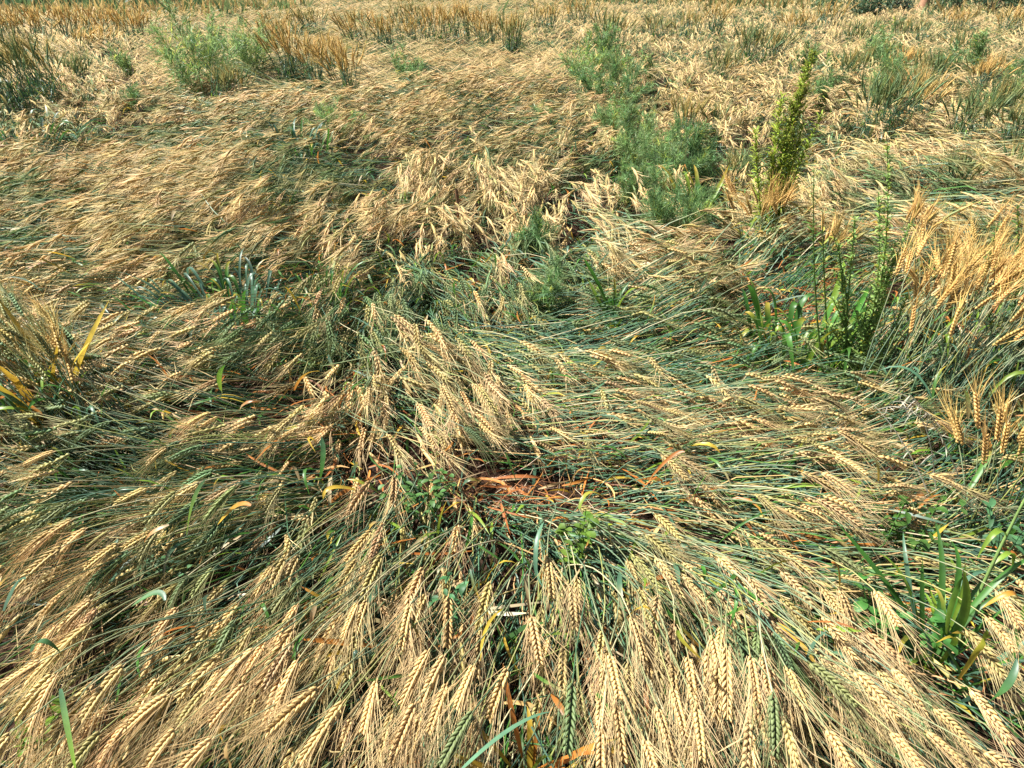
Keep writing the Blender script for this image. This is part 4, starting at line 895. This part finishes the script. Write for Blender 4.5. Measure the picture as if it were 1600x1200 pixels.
# ------------------------------------------------------------------ far edge: standing crop, green crop, bushes, a tree
def far_edge():
    g = []
    E = scatter(23, 46, 12, 2.0); d = E[:, 1]; u, v, _ = project(np.concatenate([E, np.zeros((len(E), 1))], 1))
    pres = nzC(E[:, 0] * .22 + 4, E[:, 1] * .2) + .9 * np.clip((d - 24) / 12, 0, 1) - .25 - .6 * np.exp(-((u - 1000) / 350) ** 2) * (d < 34)
    E = E[(U(0, 1, len(E)) < np.clip(pres * 2.2, 0, 1)) & ~((E[:, 0] < -.42 * E[:, 1] + 1.5) & (E[:, 1] > 27))]; n = len(E); a = rng.normal(0, .3, n); h = U(.3, .68, n); s = np.linspace(0, 1, 5)
    P = np.stack([E[:, :1] + np.outer(a * h, s ** 1.6), E[:, 1:2] + np.outer(rng.normal(0, .2, n) * h, s), np.outer(h, s)], -1)
    b = bundles(E * .35)[:, 2:3]; c0 = jit(choose([ST_GREEN, LF_GREEN, ST_YEL], [.5, .25, .25], n), .2); c1 = jit(np.where(U(-.8, 1.0, (n, 1)) + b * .8 > .0, np.array([[.52, .37, .14]]), np.array([[.17, .23, .085]])), .15)
    g.append(tube(P, np.array([.018, .022, .022, .030, .010])[None].repeat(n, 0) * (d.mean() / 30), 2, np.stack([c0, c0, c0 * .5 + c1 * .5, c1, c1], 1), AWN, roll=U(-1.5, 1.5, n)[:, None]))
    g.append(awn_spikes(P[:, 2:], c1, 3, .012, .3, .15, .3))
    stuff('standing_wheat', 'strip of standing golden-green wheat along the far end of the field', 'wheat', g)
    W = 40; n = 26000; x = U(-W, W, n); y = U(29, 60, n); k = ((x < -.42 * y + 1.5) | (y > 44)) & ((x < -4 + 6 * nzA(x * .1, y * 0)) | (U(0, 1, n) < .35)); x, y = x[k], y[k]; n = len(x); h = U(.6, 1.1, n); s = np.linspace(0, 1, 4)
    P = np.stack([x[:, None] + np.outer(rng.normal(0, .3, n), s ** 2), y[:, None] + 0 * s, np.outer(h, s) - .2 * s ** 3], -1)
    stuff('green_crop', 'hazy green crop beyond the wheat in the upper left', 'crop', [tube(P, np.array([.03, .045, .045, .012])[None].repeat(n, 0), 2, jit(choose([[.08, .14, .055], [.12, .18, .07], [.06, .10, .04]], [.4, .35, .25], n), .2), HERB, roll=U(-1.5, 1.5, n)[:, None])])
far_edge()

def bush(label, u, v, hpx, wpx, col, n=900):
    p, dep = px(u, v); root = thing('bush', label, 'bush', tuple(p), 'bushes at the far edge'); h = size(hpx, dep); r = size(wpx, dep) * .5
    st = [tube(curve_stem(p, p + [U(-.6, .6) * r, U(-.6, .6) * r, h * U(.5, .9)], (0, 0, .05))[None], np.linspace(.03, .008, 9)[None], 5, np.array([[.13, .09, .06]]), WOOD) for _ in range(7)]
    part('stem', st, root)
    q = rng.normal(0, 1, (n, 3)); q = nrm(q) * U(.35, 1, (n, 1)) ** .5; lump = 1 + .3 * np.sin(q[:, :1] * 5 + u) * np.cos(q[:, 1:2] * 4); B = p + q * lump * [r, r, h * .5] + [0, 0, h * .52]; B[:, 2] = np.maximum(B[:, 2], .02)
    part('foliage', [blades(B, rng.normal(0, 1, (n, 3)) + [0, 0, .6], U(.08, .2, n), U(.03, .06, n), U(0, .6, n), jit(np.repeat(np.array(col)[None], n, 0), .35), HERB, M=4, k=2, roll=U(-1.5, 1.5, n))], root)
for q in [('dark bush at the far edge left of the tree', 1352, 34, 40, 60, (.06, .11, .05)), ('low dark bush beside the tree trunk', 1398, 26, 34, 44, (.07, .11, .06)), ('green bush at the far edge right of the tree', 1478, 24, 34, 60, (.08, .14, .06)), ('dark bush in the far right corner', 1548, 22, 36, 64, (.05, .10, .05)), ('bush cut by the upper right corner', 1596, 24, 36, 50, (.07, .12, .05)), ('pale green bush far off above the flowering weed', 1290, 20, 26, 46, (.12, .19, .08)), ('small green bush at the far edge right of the middle', 1010, 14, 18, 60, (.12, .18, .08))]: bush(*q)
def tree():
    p, dep = px(1438, 24); root = thing('tree', 'brown tree trunk at the far edge in the upper right', 'tree', tuple(p)); hh = 3.2
    st = curve_stem(p, p + [.15, 0, hh], (.08, 0, 0)); R = np.interp(np.linspace(0, 1, 9), [0, .08, .3, 1], [.26, .17, .14, .07])
    tr = part('trunk', [tube(st[None], R[None], 10, np.array([[.30, .16, .09]]), WOOD)], root); tops = []
    for k in range(7):
        a = U(0, 6.28); b_ = resample(st[None], [U(.55, 1)])[0][0]; e = b_ + [math.cos(a) * 1.2, math.sin(a) * 1.2, U(.5, 1.4)]; tops.append(e)
        part('limb', [tube(curve_stem(b_, e, (0, 0, .15))[None], np.linspace(.06, .015, 9)[None], 6, np.array([[.26, .15, .09]]), WOOD)], root, tr)
    B = np.concatenate([t + rng.normal(0, .45, (260, 3)) for t in tops]); n = len(B)
    part('crown', [blades(B, rng.normal(0, 1, (n, 3)), U(.08, .16, n), U(.04, .07, n), U(0, .6, n), jit(np.repeat(np.array([[.06, .12, .04]]), n, 0), .35), HERB, M=4, k=2, roll=U(-1.5, 1.5, n))], root)
tree()
